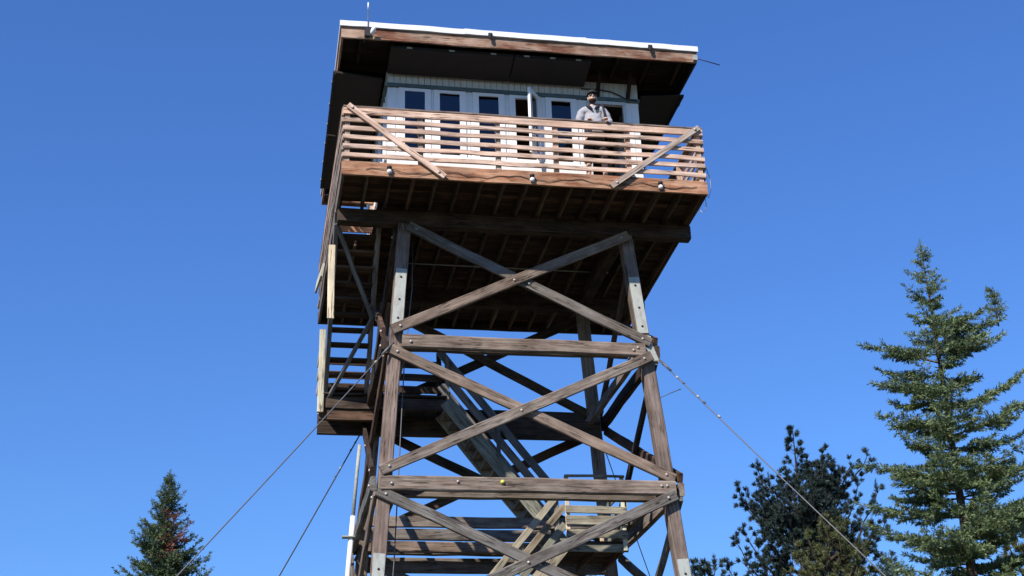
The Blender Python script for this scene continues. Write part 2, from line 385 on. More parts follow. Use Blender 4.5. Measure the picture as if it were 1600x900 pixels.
rimf = beam('rim_beam', (DX0 - 0.01, DY0 + 0.025, 0.11), (DX1 + 0.01, DY0 + 0.025, 0.11), 0.05, 0.27, M['rim'], tower, bev=0.006, jit=0.003)
beam('rim_beam', (xl(DY1) - 0.01, DY1 - 0.025, 0.11), (xr(DY1) + 0.01, DY1 - 0.025, 0.11), 0.05, 0.27, M['dark'], tower)  # rear rim darker than the front, deck shade put into its colour
beam('rim_beam', (xl(DY0) + 0.022, DY0 + 0.055, 0.11), (xl(DY1) + 0.022, DY1 - 0.055, 0.11), 0.05, 0.27, M['leg'], tower)
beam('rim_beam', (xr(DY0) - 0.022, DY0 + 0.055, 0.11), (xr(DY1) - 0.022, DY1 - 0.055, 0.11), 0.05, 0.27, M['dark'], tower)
# thin pipes across the underside
tube('conduit_run', [(-1.9, 0.10, -0.03), (2.3, 0.10, -0.04)], 0.014, M['steel'], tower)
tube('conduit_run', [(-1.95, -1.55, -0.03), (2.9, -1.52, -0.03)], 0.012, M['steel'], tower)
# insulators on the front rim
for x in (-2.49, 0.05, 2.41):
    k = thing('insulator', None, None, (x, DY0 - 0.005, 0.11), parent=tower)
    bm = bmesh.new(); bmesh.ops.create_uvsphere(bm, u_segments=12, v_segments=8, radius=0.045, matrix=Matrix.Translation((x, DY0 - 0.045, 0.05)))
    bm_obj('porcelain_knob', bm, M['plastic'], k, None, True)
    bm = bmesh.new(); bmesh.ops.create_uvsphere(bm, u_segments=12, v_segments=8, radius=0.047, matrix=Matrix.Translation((x, DY0 - 0.045, 0.13)) @ Matrix.Scale(0.8, 4, (0, 0, 1)))
    bm_obj('socket_cap', bm, M['black'], k, None, True)
# rim cable drooping along the front
pts = []
for i in range(60):
    x = -2.9 + i * 6.0 / 59
    pts.append((x, DY0 - 0.014, 0.085 + 0.035 * math.sin(i * 0.55) + 0.015 * math.sin(i * 1.7)))
tube('rim_cable', pts, 0.0055, M['black'], tower, seg=5)

# railings
SLZ = [0.365, 0.54, 0.715, 0.895, 1.075]
def railing(p0, p1, out, posts, name='railing', mat=None, skip=None):
    p0, p1, out = V(p0), V(p1), V(out)
    d = (p1 - p0).normalized(); ln = (p1 - p0).length
    items = []
    for z in SLZ:
        items.append((p0 + V((0, 0, z + random.uniform(-.012, .012))), p1 + V((0, 0, z + random.uniform(-.012, .012))), 0.085, 0.035, out))
    r = beams(name, items, mat or M['rail'], tower, jit=0.0055, bev=0.006)
    beam('top_rail', p0 + V((0, 0, 1.25)), p1 + V((0, 0, 1.25)), 0.13, 0.038, mat or M['rail'], r, up=out, bev=0.006)
    beam('rail_cap', p0 + V((0, 0, 1.337)) - out * 0.05, p1 + V((0, 0, 1.337)) - out * 0.05, 0.15, 0.036, M['leg'], r, up=Z3, bev=0.006)
    for t in posts:
        q = p0 + d * t * ln - out * 0.068
        beam('post', q + V((0, 0, 0.236)), q + V((0, 0, 1.317)), 0.09, 0.09, M['rail'], r, up=out, bev=0.006)
    return r
fw = DX1 - DX0
fr = railing((DX0, DY0 - 0.0, 0), (DX1, DY0 - 0.0, 0), (0, -1, 0), [0.012, 0.209, 0.42, 0.58, 0.784, 0.987])
railing((xl(DY1), DY1, 0), (xr(DY1), DY1, 0), (0, 1, 0), [0.02, 0.25, 0.5, 0.75, 0.98], mat=M['rail'])
railing((xl(DY0) - 0.0, DY0 + 0.04, 0), (xl(DY1) - 0.0, DY1 - 0.04, 0), (-1, 0, 0), [0.2, 0.4, 0.6, 0.8, 0.97])
railing((xr(DY0), DY0 + 0.04, 0), (xr(DY1), DY1 - 0.04, 0), (1, 0, 0), [0.2, 0.4, 0.6, 0.8, 0.97])
b1 = beam('corner_brace', (-3.23, DY0 - 0.045, 1.34), (-1.52, DY0 - 0.045, 0.0), 0.105, 0.045, M['rail'], fr, up=-Y3, bev=0.006)
b2 = beam('corner_brace', (3.23, DY0 - 0.045, 1.34), (1.49, DY0 - 0.045, 0.0), 0.105, 0.045, M['rail'], fr, up=-Y3, bev=0.006)
for b, p in ((b1, (-3.15, 1.28)), (b1, (-1.62, 0.08)), (b2, (3.15, 1.28)), (b2, (1.6, 0.08))):
    bolt(b, (p[0], DY0 - 0.067, p[1]))
# guard across the catwalk behind the hatch
guard = beams('hatch_guard', [((-3.24, -0.42, z), (-2.50, -0.42, z), 0.13, 0.03, (0, -1, 0)) for z in (0.40, 0.72, 1.04)], M['rim'], tower, jit=0.002)
for x in (-3.2, -2.54): beam('post', (x, -0.38, 0.235), (x, -0.38, 1.12), 0.07, 0.045, M['rail'], guard, up=Y3)

# ------------------------------------------------------------------ cab
CX = 2.43
FZ = 0.236
def wallbox(bm, x0, x1, y0, y1, z0, z1):
    vs = [bm.verts.new((x, y, z)) for z in (z0, z1) for y in (y0, y1) for x in (x0, x1)]
    for f in ((0, 2, 3, 1), (4, 5, 7, 6), (0, 1, 5, 4), (2, 6, 7, 3), (0, 4, 6, 2), (1, 3, 7, 5)): bm.faces.new([vs[i] for i in f])
cab = thing('cab', None, None, (0, 0, FZ), parent=tower)
GLZ0, GLZ1 = 1.04, 2.36
front_w = [(-1.92, 0.19), (-1.26, 0.19), (-0.515, 0.19), (0.19, 0.19), (0.89, 0.19)]
def cab_wall(rz, wins, door=None, open_i=None):
    R = Matrix.Rotation(rz, 4, 'Z'); yo = -CX
    edge = CX if rz in (0, math.pi) else CX - 0.105
    bm = bmesh.new()
    x = -edge; spans = []
    holes = sorted([(c - h - 0.06, c + h + 0.06, 'w') for c, h in wins] + ([(door[0], door[1], 'd')] if door else []))
    # lower panel, upper band and mullions butt against each other
    lo = [(-edge, edge)] if not door else [(-edge, door[0]), (door[1], edge)]
    for a, b in lo: wallbox(bm, a, b, yo, yo + 0.1, FZ + 0.002, GLZ0 - 0.05)
    cur = -edge
    for a, b, k in holes:
        z0 = GLZ0 - 0.05
        if a - cur > 0.001: wallbox(bm, cur, a, yo, yo + 0.1, z0, 2.43)
        cur = b
    wallbox(bm, cur, edge, yo, yo + 0.1, GLZ0 - 0.05, 2.43)
    bm_obj('cab_wall', bm, M['white'], cab, R)
    # clapboard lines on the lower wall, battens on the band
    bm = bmesh.new()
    nb = int(2 * edge / 0.115); wv = 2 * edge / nb
    for i in range(nb):
        wallbox(bm, -edge + i * wv + 0.004, -edge + (i + 1) * wv - 0.004, yo - 0.012 - random.uniform(0, .004), yo + 0.098, 2.512, 2.84)
    bm_obj('siding_band', bm, M['band'], cab, R)
    bm = bmesh.new(); wallbox(bm, -edge - 0.02, edge + 0.02, yo - 0.045, yo + 0.09, 2.433, 2.508)
    bm_obj('trim_strip', bm, M['trim'], cab, R)
    bm = bmesh.new()
    for a, b in lo: wallbox(bm, a - 0.0, b + 0.0, yo - 0.05, yo - 0.003, GLZ0 - 0.10, GLZ0 - 0.05)
    bm_obj('window_sill', bm, M['frame'], cab, R)
    cur = -edge
    for a, b, k in holes + [(edge, edge, 'e')]:
        mid = (cur + a) / 2
        if a - cur > 0.12:
            bm = bmesh.new(); wallbox(bm, mid - 0.012, mid + 0.012, yo - 0.014, yo - 0.002, GLZ0 - 0.04, 2.428)
            bm_obj('mullion_batten', bm, M['frame'], cab, R)
        cur = b
    for i, (c, h) in enumerate(wins):
        bm = bmesh.new(); w = 0.115
        wallbox(bm, c - h - w, c - h, yo - 0.03, yo + 0.02, GLZ0 - 0.045, GLZ1 + 0.065)
        wallbox(bm, c + h, c + h + w, yo - 0.03, yo + 0.02, GLZ0 - 0.045, GLZ1 + 0.065)
        wallbox(bm, c - h, c + h, yo - 0.03, yo + 0.02, GLZ0 - 0.045, GLZ0)
        wallbox(bm, c - h, c + h, yo - 0.03, yo + 0.02, GLZ1, GLZ1 + 0.065)
        if open_i == i:
            # casing stays, the sash swings out on its right side
            hinge = Matrix.Translation((c + h + 0.04, yo - 0.035, 0))
            sw = hinge @ Matrix.Rotation(math.radians(54), 4, 'Z') @ hinge.inverted()
            cas = bm_obj('window', bm, M['frame'], cab, R)
            s = bmesh.new(); g = c - h + 0.06; e = c + h + 0.04; ym0, ym1 = yo - 0.085, yo - 0.035
            for a_, b_, z0, z1 in ((g - 0.06, g + 0.02, GLZ0 - 0.03, GLZ1 + 0.04), (e - 0.08, e, GLZ0 - 0.03, GLZ1 + 0.04), (g + 0.02, e - 0.08, GLZ0 - 0.03, GLZ0 + 0.06), (g + 0.02, e - 0.08, GLZ1 - 0.05, GLZ1 + 0.04)):
                wallbox(s, a_, b_, ym0, ym1, z0, z1)
            so = bm_obj('open_sash', s, M['frame'], cas, R @ sw)
            so['label'] = 'white casement sash swung open outward'
            s = bmesh.new(); wallbox(s, g + 0.02, e - 0.08, yo - 0.056, yo - 0.05, GLZ0 + 0.06, GLZ1 - 0.05)
            bm_obj('pane', s, M['glass'], cas, R @ sw)
        else:
            wo = bm_obj('window', bm, M['frame'], cab, R)
            bm = bmesh.new(); wallbox(bm, c - h, c + h, yo - 0.004, yo + 0.002, GLZ0, GLZ1)
            ti, tj = random.gauss(0, .012), random.gauss(0, .012)
            for v in bm.verts: v.co.y += (v.co.z - 1.7) * ti + (v.co.x - c) * tj
            bm_obj('pane', bm, M['glass'], wo, R)
cab_wall(0, front_w, door=(1.40, 2.17), open_i=3)
side = [(-1.5, 0.25), (-0.5, 0.25), (0.5, 0.25), (1.5, 0.25)]
cab_wall(math.pi / 2, side); cab_wall(-math.pi / 2, side); cab_wall(math.pi, side)
# door frame, interior floor and back partition, ceiling
bm = bmesh.new()
for a, b, z0, z1 in ((1.40, 1.45, FZ + 0.003, 2.36), (2.12, 2.17, FZ + 0.003, 2.36), (1.40, 2.17, 2.362, 2.428)): wallbox(bm, a, b, -CX - 0.025, -CX + 0.06, z0, z1)
bm_obj('door_frame', bm, M['band'], cab)
bm = bmesh.new(); wallbox(bm, -CX + 0.11, CX - 0.11, -CX + 0.11, CX - 0.11, FZ + 0.003, FZ + 0.03); bm_obj('cab_floor', bm, M['inside'], cab)
bm = bmesh.new(); wallbox(bm, -CX + 0.11, CX - 0.11, -CX + 0.11, CX - 0.11, 2.70, 2.74); bm_obj('cab_ceiling', bm, M['inside'], cab)
bm = bmesh.new(); wallbox(bm, -CX + 0.115, CX - 0.115, -0.1, -0.04, FZ + 0.032, 2.695); bm_obj('partition', bm, M['inside'], cab)
# shutters propped up under the eaves
def shutter(a, b, rz=0, zi=2.71, zo=2.84, yi=-2.52, yo=-3.22):
    R = Matrix.Rotation(rz, 4, 'Z')
    bm = bmesh.new()
    vs = [bm.verts.new(p) for p in ((a, yi, zi), (b, yi, zi), (b, yo, zo), (a, yo, zo), (a, yi, zi - 0.04), (b, yi, zi - 0.04), (b, yo, zo - 0.04), (a, yo, zo - 0.04))]
    for f in ((0, 1, 2, 3), (7, 6, 5, 4), (0, 4, 5, 1), (1, 5, 6, 2), (2, 6, 7, 3), (3, 7, 4, 0)): bm.faces.new([vs[i] for i in f])
    bmesh.ops.recalc_face_normals(bm, faces=bm.faces)
    o = bm_obj('shutter', bm, M['shutter'], tower, R)
    n = V((0, yo - yi, zo - zi)).normalized()
    bt = beam('shutter_batten', R @ V((a + 0.01, yo + 0.03, zo - 0.052)), R @ V((b - 0.01, yo + 0.03, zo - 0.052)), 0.05, 0.022, M['shutter'], o, bev=0.003)
    for k in range(3):
        x = a + (b - a) * (0.15 + 0.34 * k)
        bm = bmesh.new(); wallbox(bm, x - 0.05, x + 0.05, yo - 0.012, yo - 0.002, zo - 0.045, zo - 0.015)
        bm_obj('hinge', bm, M['steel'], o, R)
    return o
shutter(-2.45, -0.14); shutter(-0.12, 1.34)
for rz in (math.pi / 2, -math.pi / 2):
    for (a, b) in ((-2.36, -0.02), (0.02, 2.36)): shutter(a, b, rz, zi=2.66, zo=2.76, yo=(-3.40 if rz > 0 else -3.45))
# roof
RX, RY0, RY1 = 3.37, -3.365, 3.42
roof = thing('roof', None, None, (0, 0, 2.85), parent=tower)
bm = bmesh.new()
for x0, x1, s in ((-RX, 0, 1), (0, RX, -1)):
    pass
prof = [(-RX - 0.02, 3.085), (-RX - 0.02, 3.20), (0, 3.20), (RX + 0.02, 3.20), (RX + 0.02, 3.085), (0, 3.085)]
# low hipped metal roof: eaves flashing then a shallow pyramid
E0 = [(-RX - .025, RY0 - .03), (RX + .025, RY0 - .03), (RX + .025, RY1 + .03), (-RX - .025, RY1 + .03)]
lo = [bm.verts.new((x, y, 3.085)) for x, y in E0]; hi = [bm.verts.new((x, y, 3.195)) for x, y in E0]
ri = [bm.verts.new((-0.6, 0, 3.85)), bm.verts.new((0.6, 0, 3.85))]
for k in range(4): bm.faces.new((lo[k], lo[(k + 1) % 4], hi[(k + 1) % 4], hi[k]))
bm.faces.new(lo[::-1])
bm.faces.new((hi[0], hi[1], ri[1], ri[0])); bm.faces.new((hi[1], hi[2], ri[1])); bm.faces.new((hi[2], hi[3], ri[0], ri[1])); bm.faces.new((hi[3], hi[0], ri[0]))
bm_obj('metal_roofing', bm, M['flash'], roof)
for x0, x1, o_ in ((-RX - .03, -1.05, 0.0), (-1.10, 1.22, 0.006), (1.17, RX + .03, 0.0)):
    beam('flashing', (x0, RY0 - 0.036 - o_, 3.138), (x1, RY0 - 0.036 - o_, 3.138), 0.112, 0.010, M['flash'], roof, up=-Y3, bev=0.002, jit=0.0035, seg=10)
beam('fascia', (-RX, RY0 + 0.02, 2.963), (RX, RY0 + 0.02, 2.963), 0.04, 0.235, M['fascia'], roof, jit=0.003)
beam('fascia', (-RX, RY1 - 0.02, 2.963), (RX, RY1 - 0.02, 2.963), 0.04, 0.235, M['fascia'], roof)
beam('fascia', (-RX + 0.02, RY0 + 0.045, 2.963), (-RX + 0.02, RY1 - 0.045, 2.963), 0.04, 0.235, M['fascia'], roof)
beam('fascia', (RX - 0.02, RY0 + 0.045, 2.963), (RX - 0.02, RY1 - 0.045, 2.963), 0.04, 0.235, M['soffit'], roof)  # right fascia darker than the others, eave shade put into its colour
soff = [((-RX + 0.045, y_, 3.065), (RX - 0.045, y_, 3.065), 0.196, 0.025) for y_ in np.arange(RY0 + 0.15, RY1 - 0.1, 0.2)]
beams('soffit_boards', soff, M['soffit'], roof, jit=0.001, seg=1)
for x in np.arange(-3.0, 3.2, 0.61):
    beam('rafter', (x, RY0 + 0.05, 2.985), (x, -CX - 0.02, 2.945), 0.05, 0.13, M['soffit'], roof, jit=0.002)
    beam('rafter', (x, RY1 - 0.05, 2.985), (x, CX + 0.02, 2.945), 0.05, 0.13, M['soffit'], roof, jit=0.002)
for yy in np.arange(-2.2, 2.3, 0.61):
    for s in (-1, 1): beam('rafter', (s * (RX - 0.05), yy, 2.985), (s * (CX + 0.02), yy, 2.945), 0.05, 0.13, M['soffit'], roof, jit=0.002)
bm = bmesh.new()
for s in ((-CX, -CX, CX, -CX + .08), (-CX, CX - .08, CX, CX), (-CX, -CX + .082, -CX + .08, CX - .082), (CX - .08, -CX + .082, CX, CX - .082)): wallbox(bm, s[0], s[2], s[1], s[3], 2.842, 3.045)
bm_obj('wall_plate', bm, M['dark'], roof)
for x in (1.62, 2.22):
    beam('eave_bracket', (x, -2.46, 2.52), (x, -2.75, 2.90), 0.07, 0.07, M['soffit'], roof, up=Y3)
# cable across the siding band at the right
tube('wall_cable', [(1.3, -2.47, 2.66), (1.65, -2.475, 2.665), (1.9, -2.475, 2.63), (2.05, -2.48, 2.56), (2.2, -2.485, 2.47), (2.40, -2.485, 2.46)], 0.012, M['black'], cab, seg=6)

# ------------------------------------------------------------------ stairs and landings
def flight(p_top, p_bot, side, width, mat_s, mat_t, rails=(), rail_mat=None, n=None, rail_h=(0.38, 0.68, 0.98), bracing=False, posts=3, depth=0.22, tread=0.23, sw=0.05, rh=0.14):
    """p_top / p_bot: centre line; side: unit vector across"""
    p_top, p_bot, side = V(p_top), V(p_bot), V(side)
    f = thing('stair_flight', None, None, p_bot, parent=tower)
    d = (p_top - p_bot); run = V((d.x, d.y, 0)).normalized()
    for s in (-1, 1):
        beam('stringer', p_bot + side * s * width / 2, p_top + side * s * width / 2, sw, depth, mat_s, f, jit=0.003)
    n = n or int(abs(d.z) / 0.205)
    for i in range(1, n + 1):
        c = p_bot + d * (i / (n + 0.6))
        a = c - side * (width / 2 - 0.025); b = c + side * (width / 2 - 0.025)
        beam('tread', a, b, tread, 0.042, mat_t, f, bev=0.005, jit=0.002)
    for s in rails:
        o = side * s * (width / 2 + 0.045)
        for h in rail_h:
            beam('handrail', p_bot + o + V((0, 0, h)), p_top + o + V((0, 0, h)), 0.038, rh, rail_mat or mat_s, f, jit=0.003)
        o2 = side * s * (width / 2 + 0.0)
        for k in range(posts):
            c = p_bot + d * (0.06 + 0.88 * k / (posts - 1)) + o2
            beam('post', c + V((0, 0, -0.1)), c + V((0, 0, rail_h[-1] + 0.05)), 0.085, 0.04, rail_mat or mat_s, f, up=side)
    if bracing:
        pr = [0.04, 0.50, 0.97]
        for k in range(2):
            a = p_bot + d * pr[k] + side * (1 if k % 2 else -1) * (width / 2 + 0.0) - V((0, 0, depth / 2 + 0.06))
            b = p_bot + d * pr[k + 1] + side * (-1 if k % 2 else 1) * (width / 2 + 0.0) - V((0, 0, depth / 2 + 0.06))
            beam('stair_brace', a, b, 0.08, 0.05, M['steelwood'], f)
    return f
M['steelwood'] = wood('grey_brace_wood', (0.10, 0.095, 0.09), (0.19, 0.18, 0.17), (0.30, 0.29, 0.27), var=0.1)
# upper flight from the side landing to the hatch
uf = flight((-2.91, -1.96, 0.02), (-2.91, 0.95, -2.72), (1, 0, 0), 0.78, M['steelwood'], M['dark'], bracing=True, n=12, depth=0.17, tread=0.21, sw=0.085)
beam('post', (-3.385, -2.02, -2.15), (-3.375, -2.02, -0.72), 0.12, 0.05, M['cream'], uf, up=-Y3)
# side landing
la = thing('landing', None, None, (-2.2, 1.2, -2.6), parent=tower)
beams('floor_boards', [((-3.38, y_, -2.60), (-0.95, y_, -2.60), 0.14, 0.04) for y_ in np.arange(0.72, 1.6, 0.145)], M['dark'], la, seg=2)
beam('landing_beam', (-3.42, 0.74, -2.76), (-0.95, 0.74, -2.76), 0.06, 0.24, M['dark'], la)
beam('landing_beam', (-3.42, 0.80, -3.0), (-2.3, 0.80, -3.0), 0.1, 0.20, M['dark'], la)
beam('landing_beam', (-3.42, 1.42, -2.99), (2.28, 1.42, -2.99), 0.1, 0.40, M['dark'], la)
for x in np.arange(-3.3, -0.9, 0.39): beam('landing_joist', (x, 0.78, -2.72), (x, 1.36, -2.72), 0.045, 0.18, M['dark'], la)
beam('corner_post', (-3.40, 0.70, -2.98), (-3.385, 0.70, -1.28), 0.12, 0.09, M['cream'], la, up=-Y3)
beam('corner_post', (-3.36, 1.55, -2.9), (-3.36, 1.55, -1.45), 0.09, 0.09, M['cream'], la, up=-Y3)
beam('corner_post', (-0.98, 1.58, -2.9), (-0.98, 1.58, -1.35), 0.09, 0.09, M['dark'], la, up=-Y3)
beam('corner_post', (-2.25, 1.58, -2.9), (-2.25, 1.58, -1.35), 0.09, 0.09, M['dark'], la, up=-Y3)
beams('landing_rail', [((-3.36, 1.515, z), (-0.94, 1.515, z - 0.02), 0.155, 0.03, (0, -1, 0)) for z in (-2.42, -2.16, -1.90, -1.62)], M['dark'], la)
beams('landing_rail', [((-3.43, 0.72, z), (-3.43, 1.56, z), 0.11, 0.03, (-1, 0, 0)) for z in (-2.30, -2.0, -1.70)], M['cream'], la)
# middle flight
mf = flight((-1.02, 0.72, -2.82), (1.28, 0.72, -5.70), (0, 1, 0), 0.80, M['stair'], M['steelwood'], rails=(1,), rail_h=(0.62, 0.98, 1.34), rail_mat=M['steelwood'], posts=3, depth=0.26, rh=0.16)  # treads and rails in darker wood, painting in the deck's shade
# lower landing
lb = thing('landing', None, None, (1.5, 0.2, -5.2), parent=tower)
beams('floor_boards', [((1.02, y_, -5.76), (2.14, y_, -5.76), 0.14, 0.04) for y_ in np.arange(-0.58, 1.15, 0.16)], M['dark'], lb, seg=2)
beam('landing_beam', (-2.45, 0.20, -5.22), (2.45, 0.20, -5.22), 0.09, 0.20, M['timber'], lb)
beam('landing_beam', (-2.45, 0.20, -5.46), (0.9, 0.20, -5.46), 0.11, 0.20, M['timber'], lb)
beam('landing_beam', (1.02, -0.62, -5.86), (2.16, -0.62, -5.86), 0.045, 0.15, M['stair'], lb)
for x in (1.1, 1.6, 2.1): beam('landing_joist', (x, -0.58, -5.85), (x, 1.15, -5.85), 0.045, 0.13, M['dark'], lb)
for x, y_, z1 in ((1.05, -0.68, -4.54), (2.10, -0.68, -4.54), (2.12, 1.12, -4.6)): beam('corner_post', (x, y_, -5.92), (x, y_, z1), 0.075, 0.06, M['cream'], lb, up=-Y3)
beams('landing_rail', [((1.01, -0.735, z), (2.14, -0.735, z + random.uniform(-.01, .01)), h_, 0.03, (0, -1, 0)) for z, h_ in ((-4.555, 0.05), (-4.72, 0.125), (-5.18, 0.14), (-5.38, 0.17), (-5.62, 0.15))], M['stair'], lb)
beams('landing_rail', [((2.17, -0.66, z), (2.17, 1.14, z), 0.14, 0.03, (1, 0, 0)) for z in (-4.72, -5.05, -5.4)], M['stair'], lb)
# lower flights to the ground
flight((1.00, -0.22, -5.80), (-1.30, -0.22, -8.55), (0, 1, 0), 0.78, M['stair'], M['stair'], rails=(-1,), rail_h=(0.36, 0.70, 1.04), rail_mat=M['stair'], posts=4, rh=0.125, depth=0.24)
lc = thing('landing', None, None, (-1.8, 0.2, -8.57), parent=tower)
beams('floor_boards', [((-2.5, y_, -8.57), (-1.3, y_, -8.57), 0.14, 0.04) for y_ in np.arange(-0.6, 1.2, 0.16)], M['stair'], lc, seg=2)
for x in (-2.4, -1.4): beam('landing_beam', (x, -0.62, -8.67), (x, 1.2, -8.67), 0.08, 0.15, M['timber'], lc)
flight((-1.3, 0.72, -8.59), (1.0, 0.72, -10.7), (0, 1, 0), 0.78, M['stair'], M['stair'], rails=(1,), posts=3)
ld = thing('landing', None, None, (1.6, 0.2, -10.7), parent=tower)
beams('floor_boards', [((1.0, y_, -10.7), (2.2, y_, -10.7), 0.14, 0.04) for y_ in np.arange(-0.6, 1.2, 0.16)], M['stair'], ld, seg=2)
for x in (1.1, 2.1): beam('landing_beam', (x, -0.62, -10.8), (x, 1.2, -10.8), 0.08, 0.15, M['timber'], ld)
flight((1.0, -0.22, -10.72), (-1.3, -0.22, GZ + 0.05), (0, 1, 0), 0.78, M['stair'], M['stair'], rails=(-1,), posts=3)
# pale panel standing out on the left rim
bm = bmesh.new(); wallbox(bm, -0.02, 0.02, -0.45, 0.45, -0.14, 0.14)
bm_obj('rim_panel', bm, M['cream'], tower, Matrix.Translation((-3.46, 1.15, 0.02)) @ Euler((0, math.radians(8), math.radians(5))).to_matrix().to_4x4())
# drainpipe on the left rear leg corner is a thing of its own
pp = thing('white_pipe', 'white vertical pipe running up beside the tower at its left rear leg', 'pipe', (-2.84, 0.9, GZ))
tube('pipe_body', [(-2.85 - 0.0739 * (-GZ - 5.9) * 0.6, 0.9, GZ), (-2.80, 0.9, -5.96), (-2.725, 0.9, -4.95)], 0.050, M['plastic'], pp, seg=14)
tube('pipe_head', [(-2.725, 0.9, -4.95), (-2.665, 0.9, -4.10), (-2.62, 0.9, -3.55)], 0.035, M['steel'], pp, seg=10)
bm = bmesh.new(); wallbox(bm, -0.16, 0.12, -0.09, 0.09, -0.012, 0.012); bm_obj('pipe_bracket', bm, M['steel'], pp, Matrix.Translation((-2.765, 0.9, -5.35)))

# ------------------------------------------------------------------ guys and small fittings
def guy(p0, p1, label, group, fittings=0, sag=0.10, r=0.011):
    p0, p1 = V(p0), V(p1)
    g = thing('guy_cable', label, 'cable', p1, group)
    pts = []
    for i in range(25):
        t = i / 24; p = p0.lerp(p1, t); p.z -= sag * 4 * t * (1 - t); pts.append(p)
    tube('wire', pts, r, M['cable'], g, seg=6)
    d = (p1 - p0).normalized()
    for k in range(fittings):
        q = p0 + d * (0.12 + 0.30 * k + 0.12 * (k % 2)); q.z -= sag * 4 * 0.03
        tube('clamp', [q - d * 0.025, q + d * 0.025], 0.019, M['steel'] if k % 2 else M['cable'], g, seg=8)
    tube('turnbuckle', [p0 + d * 0.0, p0 + d * 0.35], 0.022, M['cable'], g, seg=8)
    bm = bmesh.new(); bmesh.ops.create_cone(bm, cap_ends=True, segments=12, radius1=0.25, radius2=0.15, depth=0.3)
    bm_obj('anchor_block', bm, M['steel'], g, Matrix.Translation(p1 + V((0, 0, 0.05))))
guy((2.46, -2.45, -2.88), (8.16, -9.37, GZ), 'guy cable with clamps slanting from the right front leg down towards the trees', 'guy cables bracing the tower', 6)
guy((-2.30, -2.42, -2.72), (-10.49, -6.14, GZ), 'long guy cable slanting down left from the front leg past the left fir', 'guy cables bracing the tower', 2)
guy((-2.38, 1.80, -2.72), (-8.70, 8.15, GZ), 'shorter looking guy cable slanting down left from behind the white pipe', 'guy cables bracing the tower', 5, r=0.014)
guy((2.30, 1.80, -2.72), (7.98, 8.73, GZ), 'guy cable from the right rear leg, seen only between tower and dark pine', 'guy cables bracing the tower', 1)
gc = tube('ground_wire', [(-1.86, -1.5, -0.32), (-1.87, -1.5, -1.27), (-2.02, -1.55, -2.75), (-2.2, -1.62, -6.4), (-2.75, -2.0, GZ)], 0.012, M['cable'], seg=6, base=(-2.75, -2.0, GZ))
tag(gc, 'thin dark wire hanging straight down beside the left front leg', 'wire')
sw = tube('stub_wire', [(2.40, -2.43, -3.60), (2.62, -2.44, -3.50), (2.82, -2.45, -3.42)], 0.008, M['cable'], seg=6)
tag(sw, 'short dark wire sticking out right from the right front leg', 'wire')
pts = [(3.27, -3.3, 0.75), (3.36, -3.32, 0.62), (3.42, -3.33, 0.4), (3.43, -3.33, 0.18), (3.36, -3.33, -0.02), (3.30, -3.3, 0.02), (3.31, -3.3, -0.12), (3.30, -3.3, -0.25), (3.24, -3.28, -0.30), (3.19, -3.25, -0.24)]
wl = tube('wire_loop', pts, 0.008, M['steel'], seg=6)
tag(wl, 'loose thin wire loop dangling at the right front corner of the deck', 'wire')
an = thing('antenna', 'thin upright whip antenna on the left front roof edge', 'antenna', (-2.89, -3.40, 3.0))
tube('mast', [(-2.89, -3.42, 2.95), (-2.89, -3.42, 3.50)], 0.009, M['cable'], an, seg=6)
tube('whip_tip', [(-2.89, -3.42, 3.46), (-2.89, -3.42, 3.60)], 0.013, M['plastic'], an, seg=8)
bm = bmesh.new(); wallbox(bm, -0.05, 0.05, -0.03, 0.03, -0.09, 0.09); bm_obj('clamp', bm, M['black'], an, Matrix.Translation((-2.90, -3.40, 2.97)))
an2 = thing('antenna', 'thin dark rod antenna sticking out sideways from the right front roof corner', 'antenna', (3.37, -3.40, 2.90))
tube('rod', [(3.36, -3.40, 2.92), (3.80, -3.42, 2.80)], 0.009, M['black'], an2, seg=6)
bm = bmesh.new(); wallbox(bm, -0.04, 0.04, -0.025, 0.025, -0.05, 0.05); bm_obj('clamp', bm, M['steel'], an2, Matrix.Translation((3.33, -3.40, 2.93)))
fl = thing('floodlight', 'small white round lamp on a bracket at the left of the front fascia', 'lamp', (-2.82, -3.42, 2.95))
bm = bmesh.new(); bmesh.ops.create_uvsphere(bm, u_segments=16, v_segments=10, radius=0.085, matrix=Matrix.Translation((-2.80, -3.49, 2.95)) @ Euler((0.3, 0.35, 0)).to_matrix().to_4x4() @ Matrix.Diagonal((0.55, 0.8, 1.0, 1)))
bm_obj('lamp_head', bm, M['plastic'], fl, None, True)
tube('bracket', [(-2.86, -3.37, 2.96), (-2.94, -3.42, 2.90), (-2.96, -3.44, 2.72)], 0.014, M['black'], fl, seg=6)
for i, x in enumerate((-0.62, 2.45)):
    sp = thing('roof_spotlight', ['small dark spotlight clipped to the middle of the white roof edge', 'small dark spotlight clipped near the right end of the white roof edge'][i], 'lamp', (x, -3.42, 3.1), 'small spotlights on the roof edge')
    bm = bmesh.new(); wallbox(bm, -0.038, 0.038, -0.04, 0.002, -0.022, 0.022); bm_obj('housing', bm, M['black'], sp, Matrix.Translation((x, -3.41, 3.10)))
    bm = bmesh.new(); bmesh.ops.create_cone(bm, cap_ends=True, segments=12, radius1=0.035, radius2=0.022, depth=0.07); bm_obj('barrel', bm, M['black'], sp, Matrix.Translation((x, -3.46, 3.05)) @ Euler((0.5, 0, 0)).to_matrix().to_4x4())

